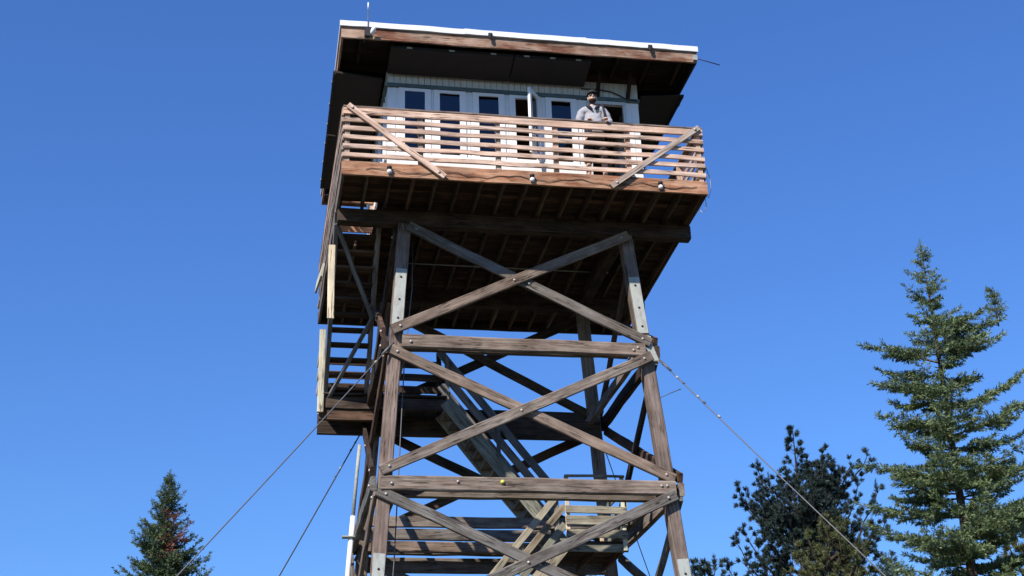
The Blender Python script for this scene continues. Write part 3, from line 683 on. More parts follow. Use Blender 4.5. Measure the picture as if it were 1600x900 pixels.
# ------------------------------------------------------------------ person at the rail
def skin_mesh(chains, levels=1):
    """chains: lists of (co, radius); a chain may start with an int = index of an earlier vertex"""
    vs, es, rs = [], [], []
    for ch in chains:
        prev = None
        for it in ch:
            if isinstance(it, int): prev = it; continue
            vs.append(it[0]); rs.append(it[1]); i = len(vs) - 1
            if prev is not None: es.append((prev, i))
            prev = i
    me = bpy.data.meshes.new('tmp'); me.from_pydata([tuple(v) for v in vs], es, [])
    o = bpy.data.objects.new('tmp', me); COL.objects.link(o)
    o.modifiers.new('s', 'SKIN')
    if not me.skin_vertices: 
        bpy.context.view_layer.objects.active = o
        me.attributes.new('skin', 'FLOAT', 'POINT') if False else None
    sl_ = me.skin_vertices[0].data
    for i, r in enumerate(rs):
        sl_[i].radius = r if isinstance(r, tuple) else (r, r); sl_[i].use_root = (i == 0)
    s = o.modifiers.new('u', 'SUBSURF'); s.levels = levels; s.render_levels = levels
    dg = bpy.context.evaluated_depsgraph_get()
    out = bpy.data.meshes.new_from_object(o.evaluated_get(dg))
    bpy.data.objects.remove(o); 
    return out
def remesh(bm, voxel, smooth=2):
    me = bpy.data.meshes.new('tmp'); bm.to_mesh(me); bm.free()
    o = bpy.data.objects.new('tmp', me); COL.objects.link(o)
    r = o.modifiers.new('r', 'REMESH'); r.mode = 'VOXEL'; r.voxel_size = voxel
    s = o.modifiers.new('s', 'SMOOTH'); s.iterations = smooth; s.factor = 0.5
    dg = bpy.context.evaluated_depsgraph_get()
    out = bpy.data.meshes.new_from_object(o.evaluated_get(dg))
    bpy.data.objects.remove(o)
    for p in out.polygons: p.use_smooth = True
    return out
def ell(bm, c, r, rot=(0, 0, 0), u=20, v=14):
    bmesh.ops.create_uvsphere(bm, u_segments=u, v_segments=v, radius=1.0, matrix=Matrix.Translation(c) @ Euler(rot).to_matrix().to_4x4() @ Matrix.Diagonal((*r, 1)))
def add_mesh(bm, me):
    bm.from_mesh(me)
def build_person():
    P0 = Matrix.Translation((1.33, -3.13, 0.234)) @ Matrix.Rotation(math.radians(-8), 4, 'Z') @ Matrix.Scale(1.04, 4)
    P = thing('person', 'person in grey sweatshirt, dark cap and sunglasses leaning on the deck rail', 'person', (1.33, -3.13, 0.232))
    # faces -Y; z from the soles. Viewer's left is -x
    sh_z = 1.50
    torso = [((0, 0.02, 0.95), (0.155, 0.115)), ((0, 0.02, 1.08), (0.145, 0.11)), ((0, 0.01, 1.22), (0.155, 0.115)), ((0, 0.0, 1.36), (0.165, 0.115)), ((0, 0.0, 1.47), (0.13, 0.09)), ((0, -0.01, 1.55), (0.06, 0.06)), ((0, -0.025, 1.62), (0.058, 0.06))]
    armL = [((-0.17, 0.0, 1.475), 0.07), ((-0.215, -0.02, 1.40), 0.062), ((-0.27, -0.03, 1.20), 0.048), ((-0.20, -0.15, 1.135), 0.040), ((-0.115, -0.255, 1.125), 0.030)]
    armR = [((0.17, 0.0, 1.475), 0.07), ((0.215, -0.02, 1.40), 0.062), ((0.285, -0.03, 1.20), 0.048), ((0.245, -0.16, 1.14), 0.040), ((0.195, -0.265, 1.125), 0.030)]
    lgL = [((-0.095, 0.02, 0.90), 0.095), ((-0.115, 0.0, 0.70), 0.078), ((-0.125, -0.02, 0.50), 0.056), ((-0.13, 0.0, 0.34), 0.056), ((-0.135, 0.02, 0.10), 0.037), ((-0.14, -0.06, 0.045), 0.038), ((-0.145, -0.14, 0.035), 0.034)]
    lgR = [((0.095, 0.02, 0.90), 0.095), ((0.125, -0.02, 0.70), 0.078), ((0.145, -0.05, 0.50), 0.056), ((0.155, -0.01, 0.34), 0.056), ((0.165, 0.03, 0.10), 0.037), ((0.18, -0.05, 0.045), 0.038), ((0.195, -0.12, 0.035), 0.034)]
    body = skin_mesh([torso, [4] + armL, [4] + armR, [0] + lgL, [0] + lgR], 2)
    bm = bmesh.new(); bm.from_mesh(body)
    hc = V((0, -0.04, 1.735))
    ell(bm, hc, (0.076, 0.096, 0.112)); ell(bm, hc + V((0, -0.03, -0.06)), (0.058, 0.066, 0.06))
    ell(bm, hc + V((0, -0.098, -0.018)), (0.016, 0.022, 0.026), (0.4, 0, 0), 10, 8)     # nose
    for s in (-1, 1):
        ell(bm, hc + V((s * 0.078, 0.01, -0.012)), (0.012, 0.022, 0.033), (0, 0, 0), 10, 8)   # ears
        ell(bm, hc + V((s * 0.032, -0.08, 0.005)), (0.017, 0.014, 0.011), (0, 0, 0), 10, 8)   # eyes
    ell(bm, hc + V((0, -0.088, -0.06)), (0.026, 0.012, 0.009), (0, 0, 0), 10, 8)            # mouth
    for s, wr in ((-1, V(armL[-1][0])), (1, V(armR[-1][0]))):
        palm = wr + V((0.01 if s < 0 else -0.01, -0.055, -0.004))
        ell(bm, palm, (0.042, 0.052, 0.018), (0.25, 0, 0), 12, 8)
        for k, (fx, fl) in enumerate(((-0.03, 0.052), (-0.010, 0.062), (0.011, 0.058), (0.031, 0.046))):
            a = palm + V((fx, -0.032, 0.004)); b = palm + V((fx * 1.1, -0.032 - fl * 0.7, 0.0)); c = palm + V((fx * 1.12, -0.032 - fl * 0.8, -fl * 0.55))
            t = skin_mesh([[(a, 0.0105), (b, 0.0095), (c, 0.0085)]], 1); bm.from_mesh(t)
        t = skin_mesh([[(palm + V((-s * 0.035, 0.02, 0)), 0.012), (palm + V((-s * 0.062, -0.015, -0.004)), 0.011), (palm + V((-s * 0.066, -0.045, -0.015)), 0.009)]], 1); bm.from_mesh(t)
    me = remesh(bm, 0.0075, 2); me.name = 'body'
    mesh_obj('body', me, M['skin'], P, P0)
    # sweatshirt
    def g(ch, k, sl=None): return [(c, tuple(x + k for x in r) if isinstance(r, tuple) else r + k) for c, r in (ch if sl is None else ch[sl])]
    st = [((0, 0.01, 0.98), (0.185, 0.145)), ((0, 0.0, 1.03), (0.195, 0.15)), ((0, -0.01, 1.14), (0.19, 0.15)), ((0, -0.01, 1.28), (0.19, 0.145)), ((0, 0.0, 1.39), (0.185, 0.13)), ((0, 0.0, 1.485), (0.15, 0.10)), ((0, -0.005, 1.545), (0.085, 0.085))]
    sm = skin_mesh([st, [5] + g(armL, 0.028, slice(0, 4)) + [((-0.16, -0.20, 1.13), 0.052)], [5] + g(armR, 0.028, slice(0, 4)) + [((0.222, -0.215, 1.133), 0.052)]], 2)
    bm = bmesh.new(); bm.from_mesh(sm)
    for v in bm.verts:      # fabric folds
        v.co += v.normal * (0.006 * math.sin(v.co.z * 55 + v.co.x * 25) * math.sin(v.co.x * 30 + v.co.y * 21))
    me = remesh(bm, 0.011, 1)
    mesh_obj('sweatshirt', me, M['sweat'], P, P0)
    # open dark collar and shoulder strap
    bm = bmesh.new()
    for s in (-1, 1):
        bm_tube(bm, [(s * 0.06, 0.075, 1.60), (s * 0.105, 0.02, 1.575), (s * 0.11, -0.055, 1.54), (s * 0.065, -0.125, 1.49), (s * 0.02, -0.155, 1.43)], [0.02, 0.028, 0.032, 0.030, 0.012], 8)
    bmesh.ops.recalc_face_normals(bm, faces=bm.faces)
    bm_obj('collar', bm, M['navy'], P, P0, True)
    bm = bmesh.new()
    bm_tube(bm, [(0.15, 0.10, 1.56), (0.165, -0.02, 1.60), (0.175, -0.11, 1.50), (0.19, -0.15, 1.36), (0.205, -0.13, 1.20), (0.21, -0.06, 1.08)], 0.02, 8)
    bmesh.ops.recalc_face_normals(bm, faces=bm.faces)
    bm_obj('shoulder_strap', bm, M['navy'], P, P0, True)
    # trousers to below the knee, boots
    tr = skin_mesh([[((0, 0.02, 1.03), (0.165, 0.125)), ((0, 0.02, 0.93), (0.165, 0.13))], [1] + g(lgL, 0.024, slice(0, 3)) + [((-0.13, 0.0, 0.36), 0.078)], [1] + g(lgR, 0.024, slice(0, 3)) + [((0.155, -0.01, 0.36), 0.078)]], 2)
    bm = bmesh.new(); bm.from_mesh(tr); me = remesh(bm, 0.012, 1)
    mesh_obj('trousers', me, M['pants'], P, P0)
    for lg in (lgL, lgR):
        b = skin_mesh([[(V(lg[4][0]) + V((0, 0, 0.10)), 0.056), (V(lg[4][0]) + V((0, 0, -0.03)), 0.055), (lg[5][0], 0.05), (V(lg[6][0]) + V((0, -0.02, 0.005)), 0.044)]], 2)
        for p in b.polygons: p.use_smooth = True
        for v in b.vertices:
            if v.co.z < 0.002: v.co.z = 0.002
        mesh_obj('boot', b, M['shoe'], P, P0)
    # hair, beard, cap, sunglasses
    bm = bmesh.new(); ell(bm, hc + V((0, 0.02, 0.02)), (0.083, 0.092, 0.10))
    for v in [v for v in bm.verts if v.co.y < hc.y - 0.035 or v.co.z < hc.z - 0.07]: bm.verts.remove(v)
    bm_obj('hair', bm, M['beard'], P, P0, True)
    bm = bmesh.new(); ell(bm, hc + V((0, -0.035, -0.072)), (0.068, 0.074, 0.060))
    for v in [v for v in bm.verts if v.co.z > hc.z - 0.062 or v.co.y > hc.y + 0.02]: bm.verts.remove(v)
    bm_obj('beard', bm, M['beard'], P, P0, True)
    bm = bmesh.new(); ell(bm, hc + V((0, 0.004, 0.045)), (0.098, 0.116, 0.108), (-0.2, 0, 0))
    for v in [v for v in bm.verts if v.co.z < hc.z + 0.032]: bm.verts.remove(v)
    br = []
    for k in range(13):
        a = math.pi * (1.12 + 0.76 * k / 12)
        br.append((bm.verts.new(hc + V((0.085 * math.cos(a), 0.10 * math.sin(a), 0.040))), bm.verts.new(hc + V((0.088 * math.cos(a), -0.03 + 0.118 * math.sin(a), 0.044)))))
    for (a, b), (c, d) in zip(br[:-1], br[1:]): bm.faces.new((a, c, d, b))
    me_ = bmesh.ops.solidify(bm, geom=bm.faces[:], thickness=0.006)
    bm_obj('cap', bm, M['cap'], P, P0, True)
    bm = bmesh.new()
    for s in (-1, 1): ell(bm, hc + V((s * 0.034, -0.096, 0.006)), (0.029, 0.010, 0.021), (0, 0, s * 0.25), 12, 8)
    bm_tube(bm, [hc + V(p) for p in ((-0.085, 0.01, 0.014), (-0.074, -0.075, 0.014), (-0.03, -0.104, 0.014), (0.03, -0.104, 0.014), (0.074, -0.075, 0.014), (0.085, 0.01, 0.014))], 0.005, 6)
    bm_obj('sunglasses', bm, M['lens'], P, P0, True)
build_person()
# ------------------------------------------------------------------ trees
CR = V((0.985, -0.174, 0)); CB = V((0.174, 0.985, 0))      # two horizontal axes used to place limbs
def needle_mesh(name, shoots, per_m, ln, wd, fwd, mat, parent, wpos, n_min=5):
    """shoots: (p, d, length, size). Every needle cluster is one small pointed face around its shoot."""
    if not shoots: return None
    P = np.array([tuple(s[0]) for s in shoots]); D = np.array([tuple(s[1]) for s in shoots]); L = np.array([s[2] for s in shoots]); Z = np.array([s[3] for s in shoots])
    cnt = np.maximum(n_min, (L * per_m).astype(int)); idx = np.repeat(np.arange(len(shoots)), cnt); n = len(idx)
    t = rng.random(n); d = D[idx]; base = P[idx] + d * (t * L[idx])[:, None]
    r = rng.normal(size=(n, 3)); r -= d * (r * d).sum(1)[:, None]; r /= np.linalg.norm(r, axis=1)[:, None] + 1e-9
    f = fwd * (0.6 + 0.8 * rng.random(n))[:, None]
    nd = d * f + r; nd /= np.linalg.norm(nd, axis=1)[:, None]
    side = np.cross(nd, rng.normal(size=(n, 3))); side /= np.linalg.norm(side, axis=1)[:, None] + 1e-9
    l = (ln * Z[idx] * (0.65 + 0.7 * rng.random(n)))[:, None]; w = (wd * Z[idx] * (0.7 + 0.6 * rng.random(n)))[:, None]
    v = np.empty((n, 4, 3)); v[:, 0] = base - nd * l * 0.05; v[:, 1] = base + nd * l * 0.55 + side * w / 2; v[:, 2] = base + nd * l; v[:, 3] = base + nd * l * 0.55 - side * w / 2
    v = v.reshape(-1, 3) - np.array(tuple(wpos))
    me = bpy.data.meshes.new(name); me.vertices.add(n * 4); me.loops.add(n * 4); me.polygons.add(n)
    me.vertices.foreach_set('co', v.ravel()); me.loops.foreach_set('vertex_index', np.arange(n * 4, dtype=np.int32))
    me.polygons.foreach_set('loop_start', np.arange(0, n * 4, 4, dtype=np.int32)); me.polygons.foreach_set('loop_total', np.full(n, 4, dtype=np.int32))
    me.update(); me.validate()
    return mesh_obj(name, me, mat, parent, Matrix.Translation(wpos))
def rv(s=1.0): return V((random.gauss(0, s), random.gauss(0, s), random.gauss(0, s)))
def fir_branch(bm, shoots, p, d, L, droop, lift, dense=1.0, size=1.0):
    """one flat spray: axis sags then lifts at the tip; side twigs get shorter towards the tip"""
    n = max(3, int(L / 0.12)); pts = []; q = V(p); h = V((d.x, d.y, 0)).normalized(); lat = Z3.cross(h)
    cur = random.gauss(0, 0.12)
    for i in range(n + 1):
        t = i / n
        pts.append(V(p) + h * (L * t) + lat * (cur * L * t * t) + Z3 * (L * (d.z * t - droop * t * (1 - t * 0.2) + lift * t ** 3)))
    bm_tube(bm, pts, [max(0.004, 0.02 * (1 - i / n) * min(1, L)) for i in range(n + 1)], 5)
    for i in range(n):
        a, b = pts[i], pts[i + 1]; ax = (b - a).normalized(); t = (i + 0.5) / n
        if t > 0.08 or L < 0.5: shoots.append((a, ax, (b - a).length * 1.15, size))
        if t < 0.12 and L > 0.6: continue
        tl = (0.10 + 0.42 * min(L, 1.5) * (1 - t) * (0.35 + 0.65 * min(1, t * 4))) * random.uniform(0.7, 1.25)
        for s in (-1, 1):
            if random.random() > 0.93 * dense: continue
            ta = (ax * random.uniform(.6, 1.0) + lat * s * random.uniform(.7, 1.1) + Z3 * random.uniform(-.25, .22)).normalized()
            o = a.lerp(b, random.random())
            shoots.append((o, ta, tl, size))
            m = int(tl / 0.10)
            for k in range(1, m):
                for s2 in (-1, 1):
                    if random.random() < 0.8 * dense:
                        tb = (ta + lat.cross(Z3) * 0 + (Z3.cross(ta)) * s2 * random.uniform(.6, 1.1) + Z3 * random.uniform(-.3, .25)).normalized()
                        shoots.append((o + ta * tl * k / m, tb, (0.06 + 0.5 * tl * (1 - k / m)) * random.uniform(.7, 1.2), size))
    shoots.append((pts[-1], (pts[-1] - pts[-2]).normalized(), 0.09, size))
def fir(label, x, y, top, profile, mat, group, gap=0.30, nb=5, low=None, leader=0.3, hero=(), dead=None, lr=(0.62, 1.18), droop=0.18, lift=0.25, rise=0.15, size=1.0, dense=1.0, name='fir_tree', per_m=95, ln=0.062, wd=0.017):
    T = thing(name, label, 'fir tree', (x, y, GZ), group)
    Hh = top - GZ; low = low if low is not None else GZ + 1.2
    bm = bmesh.new(); tp = []; rr = []
    for i in range(26):
        t = i / 25; tp.append((x + 0.03 * math.sin(t * 9), y + 0.03 * math.cos(t * 7), GZ - 0.1 + (Hh + 0.1) * t)); rr.append(max(0.007, 0.013 * (Hh) * (1 - t) ** 0.9))
    bm_tube(bm, tp, rr, 10)
    shoots, deads = [], []
    z = top - leader; k = 0
    while z > low:
        s = top - z; R = np.interp(s, [a for a, b in profile], [b for a, b in profile])
        off = random.uniform(0, 6.28)
        nn = nb + (1 if s > 2.5 else 0)
        for j in range(nn):
            if s > 1.2 and random.random() < 0.10: continue
            a = off + 6.283 * j / nn + random.gauss(0, 0.22)
            d = V((math.cos(a), math.sin(a), 0)); L = R * random.uniform(*lr)
            lat = d.dot(CR); tow = -d.dot(CB)
            tgt = shoots
            if dead and dead[0] < s < dead[1] and lat > 0.3 and tow > -0.1 and random.random() < dead[2]: tgt = deads
            sz = size * min(1.0, 0.5 + 0.4 * s)
            d.z = rise * (2.2 if s < 1.2 else 1.0) * random.uniform(0.3, 1.5)
            fir_branch(bm, tgt, (x, y, z + random.uniform(-.08, .08)), d, L, droop if s > 1 else 0.05, lift, dense, sz)
        # small filler twigs between the whorls
        for j in range(3):
            a = random.uniform(0, 6.28); L = R * random.uniform(0.25, 0.6); d = V((math.cos(a), math.sin(a), rise))
            fir_branch(bm, shoots, (x, y, z - gap * random.uniform(.3, .7)), d, L, droop * .5, lift, dense, sz)
        z -= gap * random.uniform(0.75, 1.25) * (1.0 if s < 3 else 1.15)
    for s_ in np.arange(0.0, leader, 0.07):                           # leader
        shoots.append((V((x, y, top - s_ - 0.05)), Z3, 0.09, size * 0.8))
        if s_ > 0.08:
            a = random.uniform(0, 6.28)
            for q in range(3): shoots.append((V((x, y, top - s_)), V((math.cos(a + q * 2.1), math.sin(a + q * 2.1), 0.5)).normalized(), 0.05 + 0.22 * s_, size))
    for (zz, du, dv, L, rz, dr, lf, up_leader) in hero:
        d = (CR * du + CB * dv).normalized(); d.z = rz
        fir_branch(bm, shoots, (x, y, zz), d, L, dr, lf, 1.0, size)
        if up_leader:
            hd = V((d.x, d.y, 0)).normalized(); tip = V((x, y, zz)) + hd * L * 0.96 + Z3 * L * (rz - dr * .8 + lf)
            bm_tube(bm, [tip - Z3 * .1, tip + Z3 * up_leader], [0.016, 0.006], 6)
            zc = up_leader
            while zc > 0:
                Lb = 0.03 + 0.24 * (up_leader - zc)
                for q in range(5):
                    a = random.uniform(0, 6.28); fir_branch(bm, shoots, tip + Z3 * zc, V((math.cos(a), math.sin(a), 0.25)), Lb * random.uniform(.7, 1.2), 0.05, 0.2, 1.0, 0.75)
                zc -= 0.13
            shoots.append((tip + Z3 * (up_leader - .1), Z3, 0.14, 0.7))
    bmesh.ops.transform(bm, matrix=Matrix.Translation((-x, -y, -GZ)), verts=bm.verts)
    bmesh.ops.recalc_face_normals(bm, faces=bm.faces)
    bm_obj('trunk', bm, M['bark'], T, Matrix.Translation((x, y, GZ)), True)
    needle_mesh('crown', shoots, per_m, ln, wd, 1.1, mat, T, V((x, y, GZ)))
    if deads: needle_mesh('dead_branches', deads, per_m, ln, wd, 1.1, M['dead'], T, V((x, y, GZ)))['label'] = 'rust brown dead branches'
    return T
def pine(label, x, y, top, tips, mat, group, fill=40, spread=2.0, base=None, name='pine_tree', tuft=0.125, nlimb=8, cat='pine tree', per=30, wd=0.02):
    """tips: (lateral, back, metres below top) where a leading shoot ends"""
    T = thing(name, label, cat, (x, y, GZ), group)
    bm = bmesh.new(); Hh = top - GZ; tp = []; rr = []
    for i in range(22):
        t = i / 21; tp.append(V((x + 0.1 * math.sin(t * 5) * (1 - t), y + 0.08 * math.cos(t * 6) * (1 - t), GZ - 0.1 + (Hh + 0.1) * t))); rr.append(max(0.012, 0.016 * Hh * (1 - t) ** 0.8))
    bm_tube(bm, tp, rr, 10)
    shoots = []
    def tufts(p, d, n=1, r=tuft):
        for q in range(n):
            dd = (d + rv(0.3)).normalized(); shoots.append((p - dd * 0.05, dd, 0.10, r / 0.15 * random.uniform(.75, 1.2)))
    def twig(p, d, L, depth):
        n = max(2, int(L / 0.13)); q = V(p); pts = [q.copy()]; dd = d.copy()
        for i in range(n):
            dd = (dd + Z3 * 0.16 + rv(0.13)).normalized(); q = q + dd * (L / n); pts.append(q.copy())
            if depth > 0 and i > 0 and random.random() < 0.85:
                sd = dd.cross(rv()).normalized(); twig(q, (dd * 0.55 + sd * 0.8 + Z3 * .15).normalized(), L * random.uniform(.35, .6), depth - 1)
            elif depth == 0 and i > n * 0.35: tufts(q, dd)
        bm_tube(bm, pts, [max(0.005, 0.012 * L * (1 - i / (n + 1))) for i in range(n + 1)], 5)
        tufts(q, dd, 2)
    def limb(s_at, lat, back, s_tip):
        a = V((x, y, top - s_at)); b = V((x, y, top - s_tip)) + CR * lat + CB * back
        pts = []
        n = max(4, int((b - a).length / 0.22))
        for i in range(n + 1):
            t = i / n; p = a.lerp(b, t); u = t ** 0.75
            p = V((a.x + (b.x - a.x) * u, a.y + (b.y - a.y) * u, a.z + (b.z - a.z) * (0.35 * t + 0.65 * t ** 2.2))) + rv(0.03)
            pts.append(p)
        bm_tube(bm, pts, [0.05 * (1 - i / n) + 0.012 for i in range(n + 1)], 6)
        for i in range(1, n + 1):
            d = (pts[i] - pts[i - 1]).normalized(); t = i / n
            for q in range(2 if t > .25 else 1):
                sd = d.cross(rv()).normalized()
                twig(pts[i], (d * 0.7 + sd * 0.75 + Z3 * .1).normalized(), (0.55 * (1 - t) + 0.20) * random.uniform(.7, 1.2), 1 if t < .75 else 0)
        tufts(pts[-1], Z3, 2)
        if random.random() < .7:
            hgt = random.uniform(.22, .42); bm_tube(bm, [pts[-1] - Z3 * .05, pts[-1] + Z3 * hgt], [.014, .006], 5)
            for q in range(5): tufts(pts[-1] + Z3 * hgt * (q + 1) / 5, Z3, 1, tuft * (1.0 - .12 * q))
    for (lat, back, s) in tips:
        r = math.hypot(lat, back)
        if r < 0.2: 
            for z_ in np.arange(0.08, 1.5, 0.13):
                for q in range(3):
                    a = random.uniform(0, 6.28); twig(V((x, y, top - s - z_)), V((math.cos(a), math.sin(a), .5)).normalized(), 0.08 + 0.24 * z_, 0)
            tufts(V((x, y, top - s)), Z3, 2)
        else: limb(s + 0.5 + r * random.uniform(0.55, 0.8), lat, back, s)
    for k in range(fill):
        s = random.uniform(1.3, 7.0); a = random.uniform(0, 6.283); r = spread * min(1, 0.30 + s / 4.5) * random.uniform(0.35, 0.95)
        limb(s + 0.4 + r * 0.5, r * math.cos(a), r * math.sin(a), s)
    bmesh.ops.transform(bm, matrix=Matrix.Translation((-x, -y, -GZ)), verts=bm.verts)
    bmesh.ops.recalc_face_normals(bm, faces=bm.faces)
    bm_obj('trunk', bm, M['pinebark'], T, Matrix.Translation((x, y, GZ)), True)
    needle_mesh('crown', shoots, per * 10, 0.15, wd, 1.05, mat, T, V((x, y, GZ)), n_min=per)
    return T
random.seed(21)
TG = 'conifers around the tower'
fir('tall sunlit fir with a forked second top, tallest tree right of the tower', 7.71, -2.72, -0.39,
    [(0, .05), (.35, .12), (.7, .22), (1.2, .42), (1.6, .52), (2.0, .62), (2.5, .85), (2.9, 1.0), (3.6, 1.05), (4.6, 1.2), (6, 1.45), (9, 1.9), (12, 2.3)], M['fir'], TG, gap=0.41, nb=5, low=-11.0, leader=0.42, size=1.3, per_m=145, wd=0.013, ln=0.058, droop=0.12, lift=0.2,
    hero=((-2.30, 1, -.1, 1.22, 0.12, 0.05, 0.08, 0.62), (-2.45, 1, .3, 1.0, .15, .05, .1, 0), (-2.2, 1, -.5, .95, .12, .05, .1, 0), (-2.65, 1, -.2, 1.15, .1, .05, .1, 0), (-2.1, 1, .1, .8, .15, .05, .1, 0), (-2.85, -1, -.2, 1.40, 0.22, 0.0, 0.02, 0), (-3.35, -1, .3, 1.20, .15, .05, .1, 0), (-4.15, -1, -.2, 1.25, .2, .1, .1, 0), (-5.1, -1, -.3, 1.75, .22, .08, .0, 0),
          (-5.75, -1, .1, 1.75, .2, .1, .1, 0), (-3.7, 1, .1, 1.6, .28, .1, .25, 0), (-4.25, 1, -.3, 1.75, .3, .1, .2, 0), (-5.1, 1, .2, 1.6, .25, .1, .1, 0), (-2.6, 1, .4, 1.05, .12, .1, .1, 0), (-6.0, 1, -.2, 1.7, .25, .1, .1, 0)))
fir('narrow dark fir at lower left with rust brown dead branches on its right side', -6.72, 10.52, -1.35,
    [(0, .03), (.3, .07), (.7, .22), (1.3, .45), (2.0, .70), (2.6, .88), (4, 1.3), (8, 2.0), (11, 2.3)], M['firdark'], TG, gap=0.18, nb=7, low=-9.0, leader=0.30, lr=(0.8, 1.12), dead=(1.25, 2.3, 0.62), droop=0.12, lift=0.2, rise=0.42, size=1.2, per_m=90, wd=0.017)
fir('green treetop showing between the lowest stairs of the tower', 6.85, 23.2, -0.85, [(0, .06), (.5, .35), (1.2, .8), (2.5, 1.3), (6, 2.2), (11, 3)], M['fir'], TG, gap=0.32, low=-9.0, leader=0.2, size=1.5, rise=.3, per_m=60, wd=.02)
fir('small dark treetop between the broad pine and the tall fir', 13.94, 13.74, -2.55, [(0, .08), (.5, .35), (1.2, .6), (3, 1.1), (9, 2.0)], M['firdark'], TG, gap=0.25, low=-9.0, leader=0.25, size=1.5, rise=.4, per_m=60, wd=.02)
pine('broad dark pine with many upright tips right of the tower', 11.77, 14.52, 1.57,
     [(0, 0, 0), (.55, .3, 1.15), (.85, -.2, .85), (1.25, .5, 1.25), (1.7, .2, 1.15), (2.15, -.2, .95), (2.45, .3, 2.0), (2.4, -.3, 3.1), (2.5, .2, 4.2), (-.45, -.4, 1.6), (-.85, .2, 1.75), (-1.25, -.1, 1.30), (-1.5, .3, 2.05), (-1.85, 0, 1.95), (-1.3, -.5, 2.6), (-1.75, .3, 3.2), (-2.1, 0, 3.55), (-1.9, -.4, 4.3), (-2.4, .2, 4.2), (0.3, -.6, 1.9), (1.6, -.8, 2.2), (.6, -1.2, 2.8), (-.6, -1.0, 3.0), (1.9, -.9, 3.4)],
     M['pine'], TG, fill=74, spread=2.3, per=46, tuft=0.112, wd=0.015)
pine('olive green young pine standing before the broad dark pine', 10.53, 9.89, -2.45, [(0, 0, 0), (.45, 0, .35), (-.5, .1, .55), (.75, -.2, .9), (-.85, 0, 1.1), (.2, -.5, .7), (1.0, .2, 1.5), (-.3, -.6, 1.3), (.5, -.7, 1.5), (-1.0, -.2, 1.8)], M['pinelit'], TG, fill=16, spread=1.2, name='young_pine')
pine('small dark treetop with three tips poking up left of the broad pine', 7.99, 12.86, -3.05, [(0, 0, 0), (-.3, 0, .12), (.32, 0, .18), (.6, .2, .6), (-.6, .1, .6)], M['pine'], TG, fill=10, spread=.9)
pine('olive green pine at the right edge beside the lower branches of the tall fir', 13.55, 5.32, -3.35, [(0, 0, 0), (-.3, .1, .4), (.4, 0, .3), (-.55, -.2, .9), (.8, .1, .8), (-.7, .1, 1.5), (.1, -.5, 1.0)], M['pinelit'], TG, fill=18, spread=1.3)
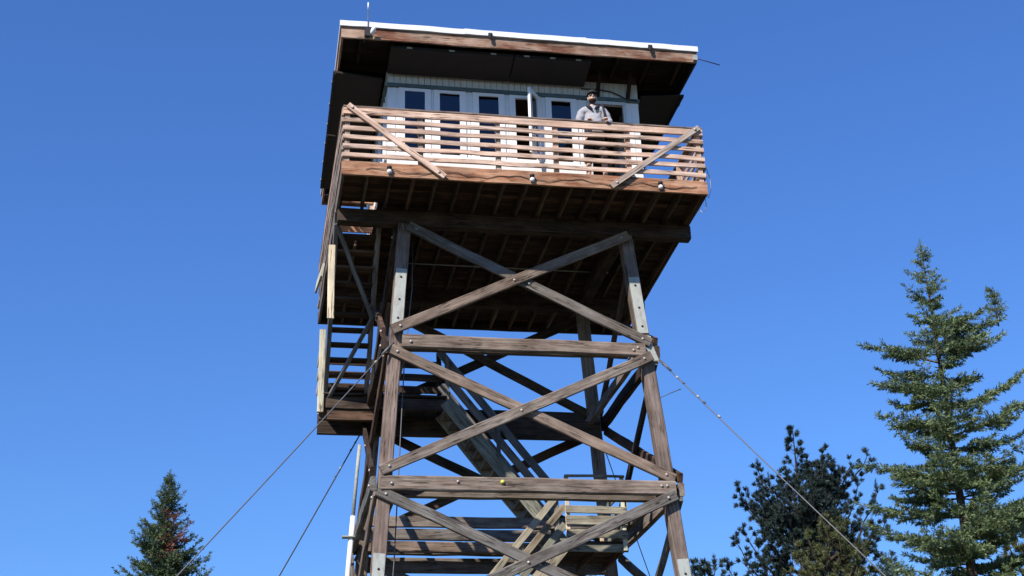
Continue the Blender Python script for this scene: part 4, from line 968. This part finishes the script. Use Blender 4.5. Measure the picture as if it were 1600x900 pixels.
# ------------------------------------------------------------------ ground
def ground():
    n = 90; r0 = 900.0
    xs = np.sign(np.linspace(-1, 1, n)) * np.abs(np.linspace(-1, 1, n)) ** 3 * r0
    verts = []; faces = []
    for j in range(n):
        for i in range(n):
            x, y = xs[i], xs[j]; d = math.hypot(x, y)
            z = GZ + 0.12 * math.sin(x * .35 + 1) * math.cos(y * .3) * min(1, max(0, (d - 12) / 10)) - 0.035 * max(0, d - 45) * min(1, d / 200)
            verts.append((x, y, z - 0.0))
    for j in range(n - 1):
        for i in range(n - 1): faces.append((j * n + i, j * n + i + 1, (j + 1) * n + i + 1, (j + 1) * n + i))
    me = bpy.data.meshes.new('ground'); me.from_pydata(verts, [], faces)
    for p in me.polygons: p.use_smooth = True
    m, nt, b = new_mat('mountain_meadow'); L = nt.links
    tc = N(nt, 'ShaderNodeTexCoord')
    n1 = N(nt, 'ShaderNodeTexNoise', Scale=0.35, Detail=8.0, Roughness=0.7); L.new(tc.outputs['Object'], n1.inputs['Vector'])
    n2 = N(nt, 'ShaderNodeTexNoise', Scale=14.0, Detail=6.0, Roughness=0.7); L.new(tc.outputs['Object'], n2.inputs['Vector'])
    r1 = ramp(nt, n1.outputs[0], [(0.38, (0.035, 0.045, 0.02)), (0.52, (0.085, 0.08, 0.04)), (0.68, (0.13, 0.105, 0.075))])
    r2 = ramp(nt, n2.outputs[0], [(0.3, (0.5, 0.5, 0.5)), (0.7, (1.2, 1.2, 1.2))])
    L.new(mixc(nt, r1.outputs[0], r2.outputs[0], 1.0, 'MULTIPLY'), b.inputs['Base Color']); b.inputs['Roughness'].default_value = 0.95
    bp = N(nt, 'ShaderNodeBump'); bp.inputs['Distance'].default_value = 0.05; L.new(n2.outputs[0], bp.inputs['Height']); L.new(bp.outputs[0], b.inputs['Normal'])
    o = mesh_obj('ground', me, m); tag(o, 'dry mountain meadow ground below the tower', kind='structure')
ground()

# ------------------------------------------------------------------ light, sky, camera
w = bpy.data.worlds.new('World'); S.world = w; w.use_nodes = True
nt = w.node_tree; bg = nt.nodes['Background']
sky = nt.nodes.new('ShaderNodeTexSky'); sky.sky_type = 'NISHITA'; sky.sun_disc = False
sky.sun_elevation = math.radians(SUN_EL); sky.sun_rotation = math.radians(180 + SUN_AZ)
sky.altitude = 0; sky.air_density = 1.5; sky.dust_density = 0.0; sky.ozone_density = 6.0
tint = mixc(nt, sky.outputs[0], (0.66, 1.0, 1.64), 1.0, 'MULTIPLY')
nt.links.new(tint, bg.inputs[0]); bg.inputs[1].default_value = 0.075
sl = bpy.data.lights.new('sun', 'SUN'); sl.energy = 5.0; sl.angle = math.radians(0.5); sl.color = (1.0, 0.93, 0.84)
so = bpy.data.objects.new('sun', sl); COL.objects.link(so)
az, el = math.radians(SUN_AZ), math.radians(SUN_EL)
to_sun = V((-math.sin(az) * math.cos(el), -math.cos(az) * math.cos(el), math.sin(el)))
so.rotation_euler = to_sun.to_track_quat('Z', 'Y').to_euler(); so.location = (-20, -30, 30)
cam = bpy.data.cameras.new('camera'); co = bpy.data.objects.new('camera', cam); COL.objects.link(co)
rt = V((0.9842627, -0.17419963, -0.02968872)); up = V((-0.04287943, -0.39842438, 0.91619832)); fw_ = V((0.17143012, 0.9005068, 0.39962384))
mm = Matrix((rt, up, -fw_)).transposed().to_4x4(); mm.translation = V((-4.534606, -25.326599, -11.751824))
co.matrix_world = mm
cam.sensor_width = 36; cam.lens = 2212.75 * 36 / 1600; cam.clip_start = 0.1; cam.clip_end = 5000
S.camera = co
vs = S.view_settings; vs.view_transform = 'Standard'; vs.look = 'None'; vs.gamma = 1; vs.exposure = 0.40; vs.use_curve_mapping = False
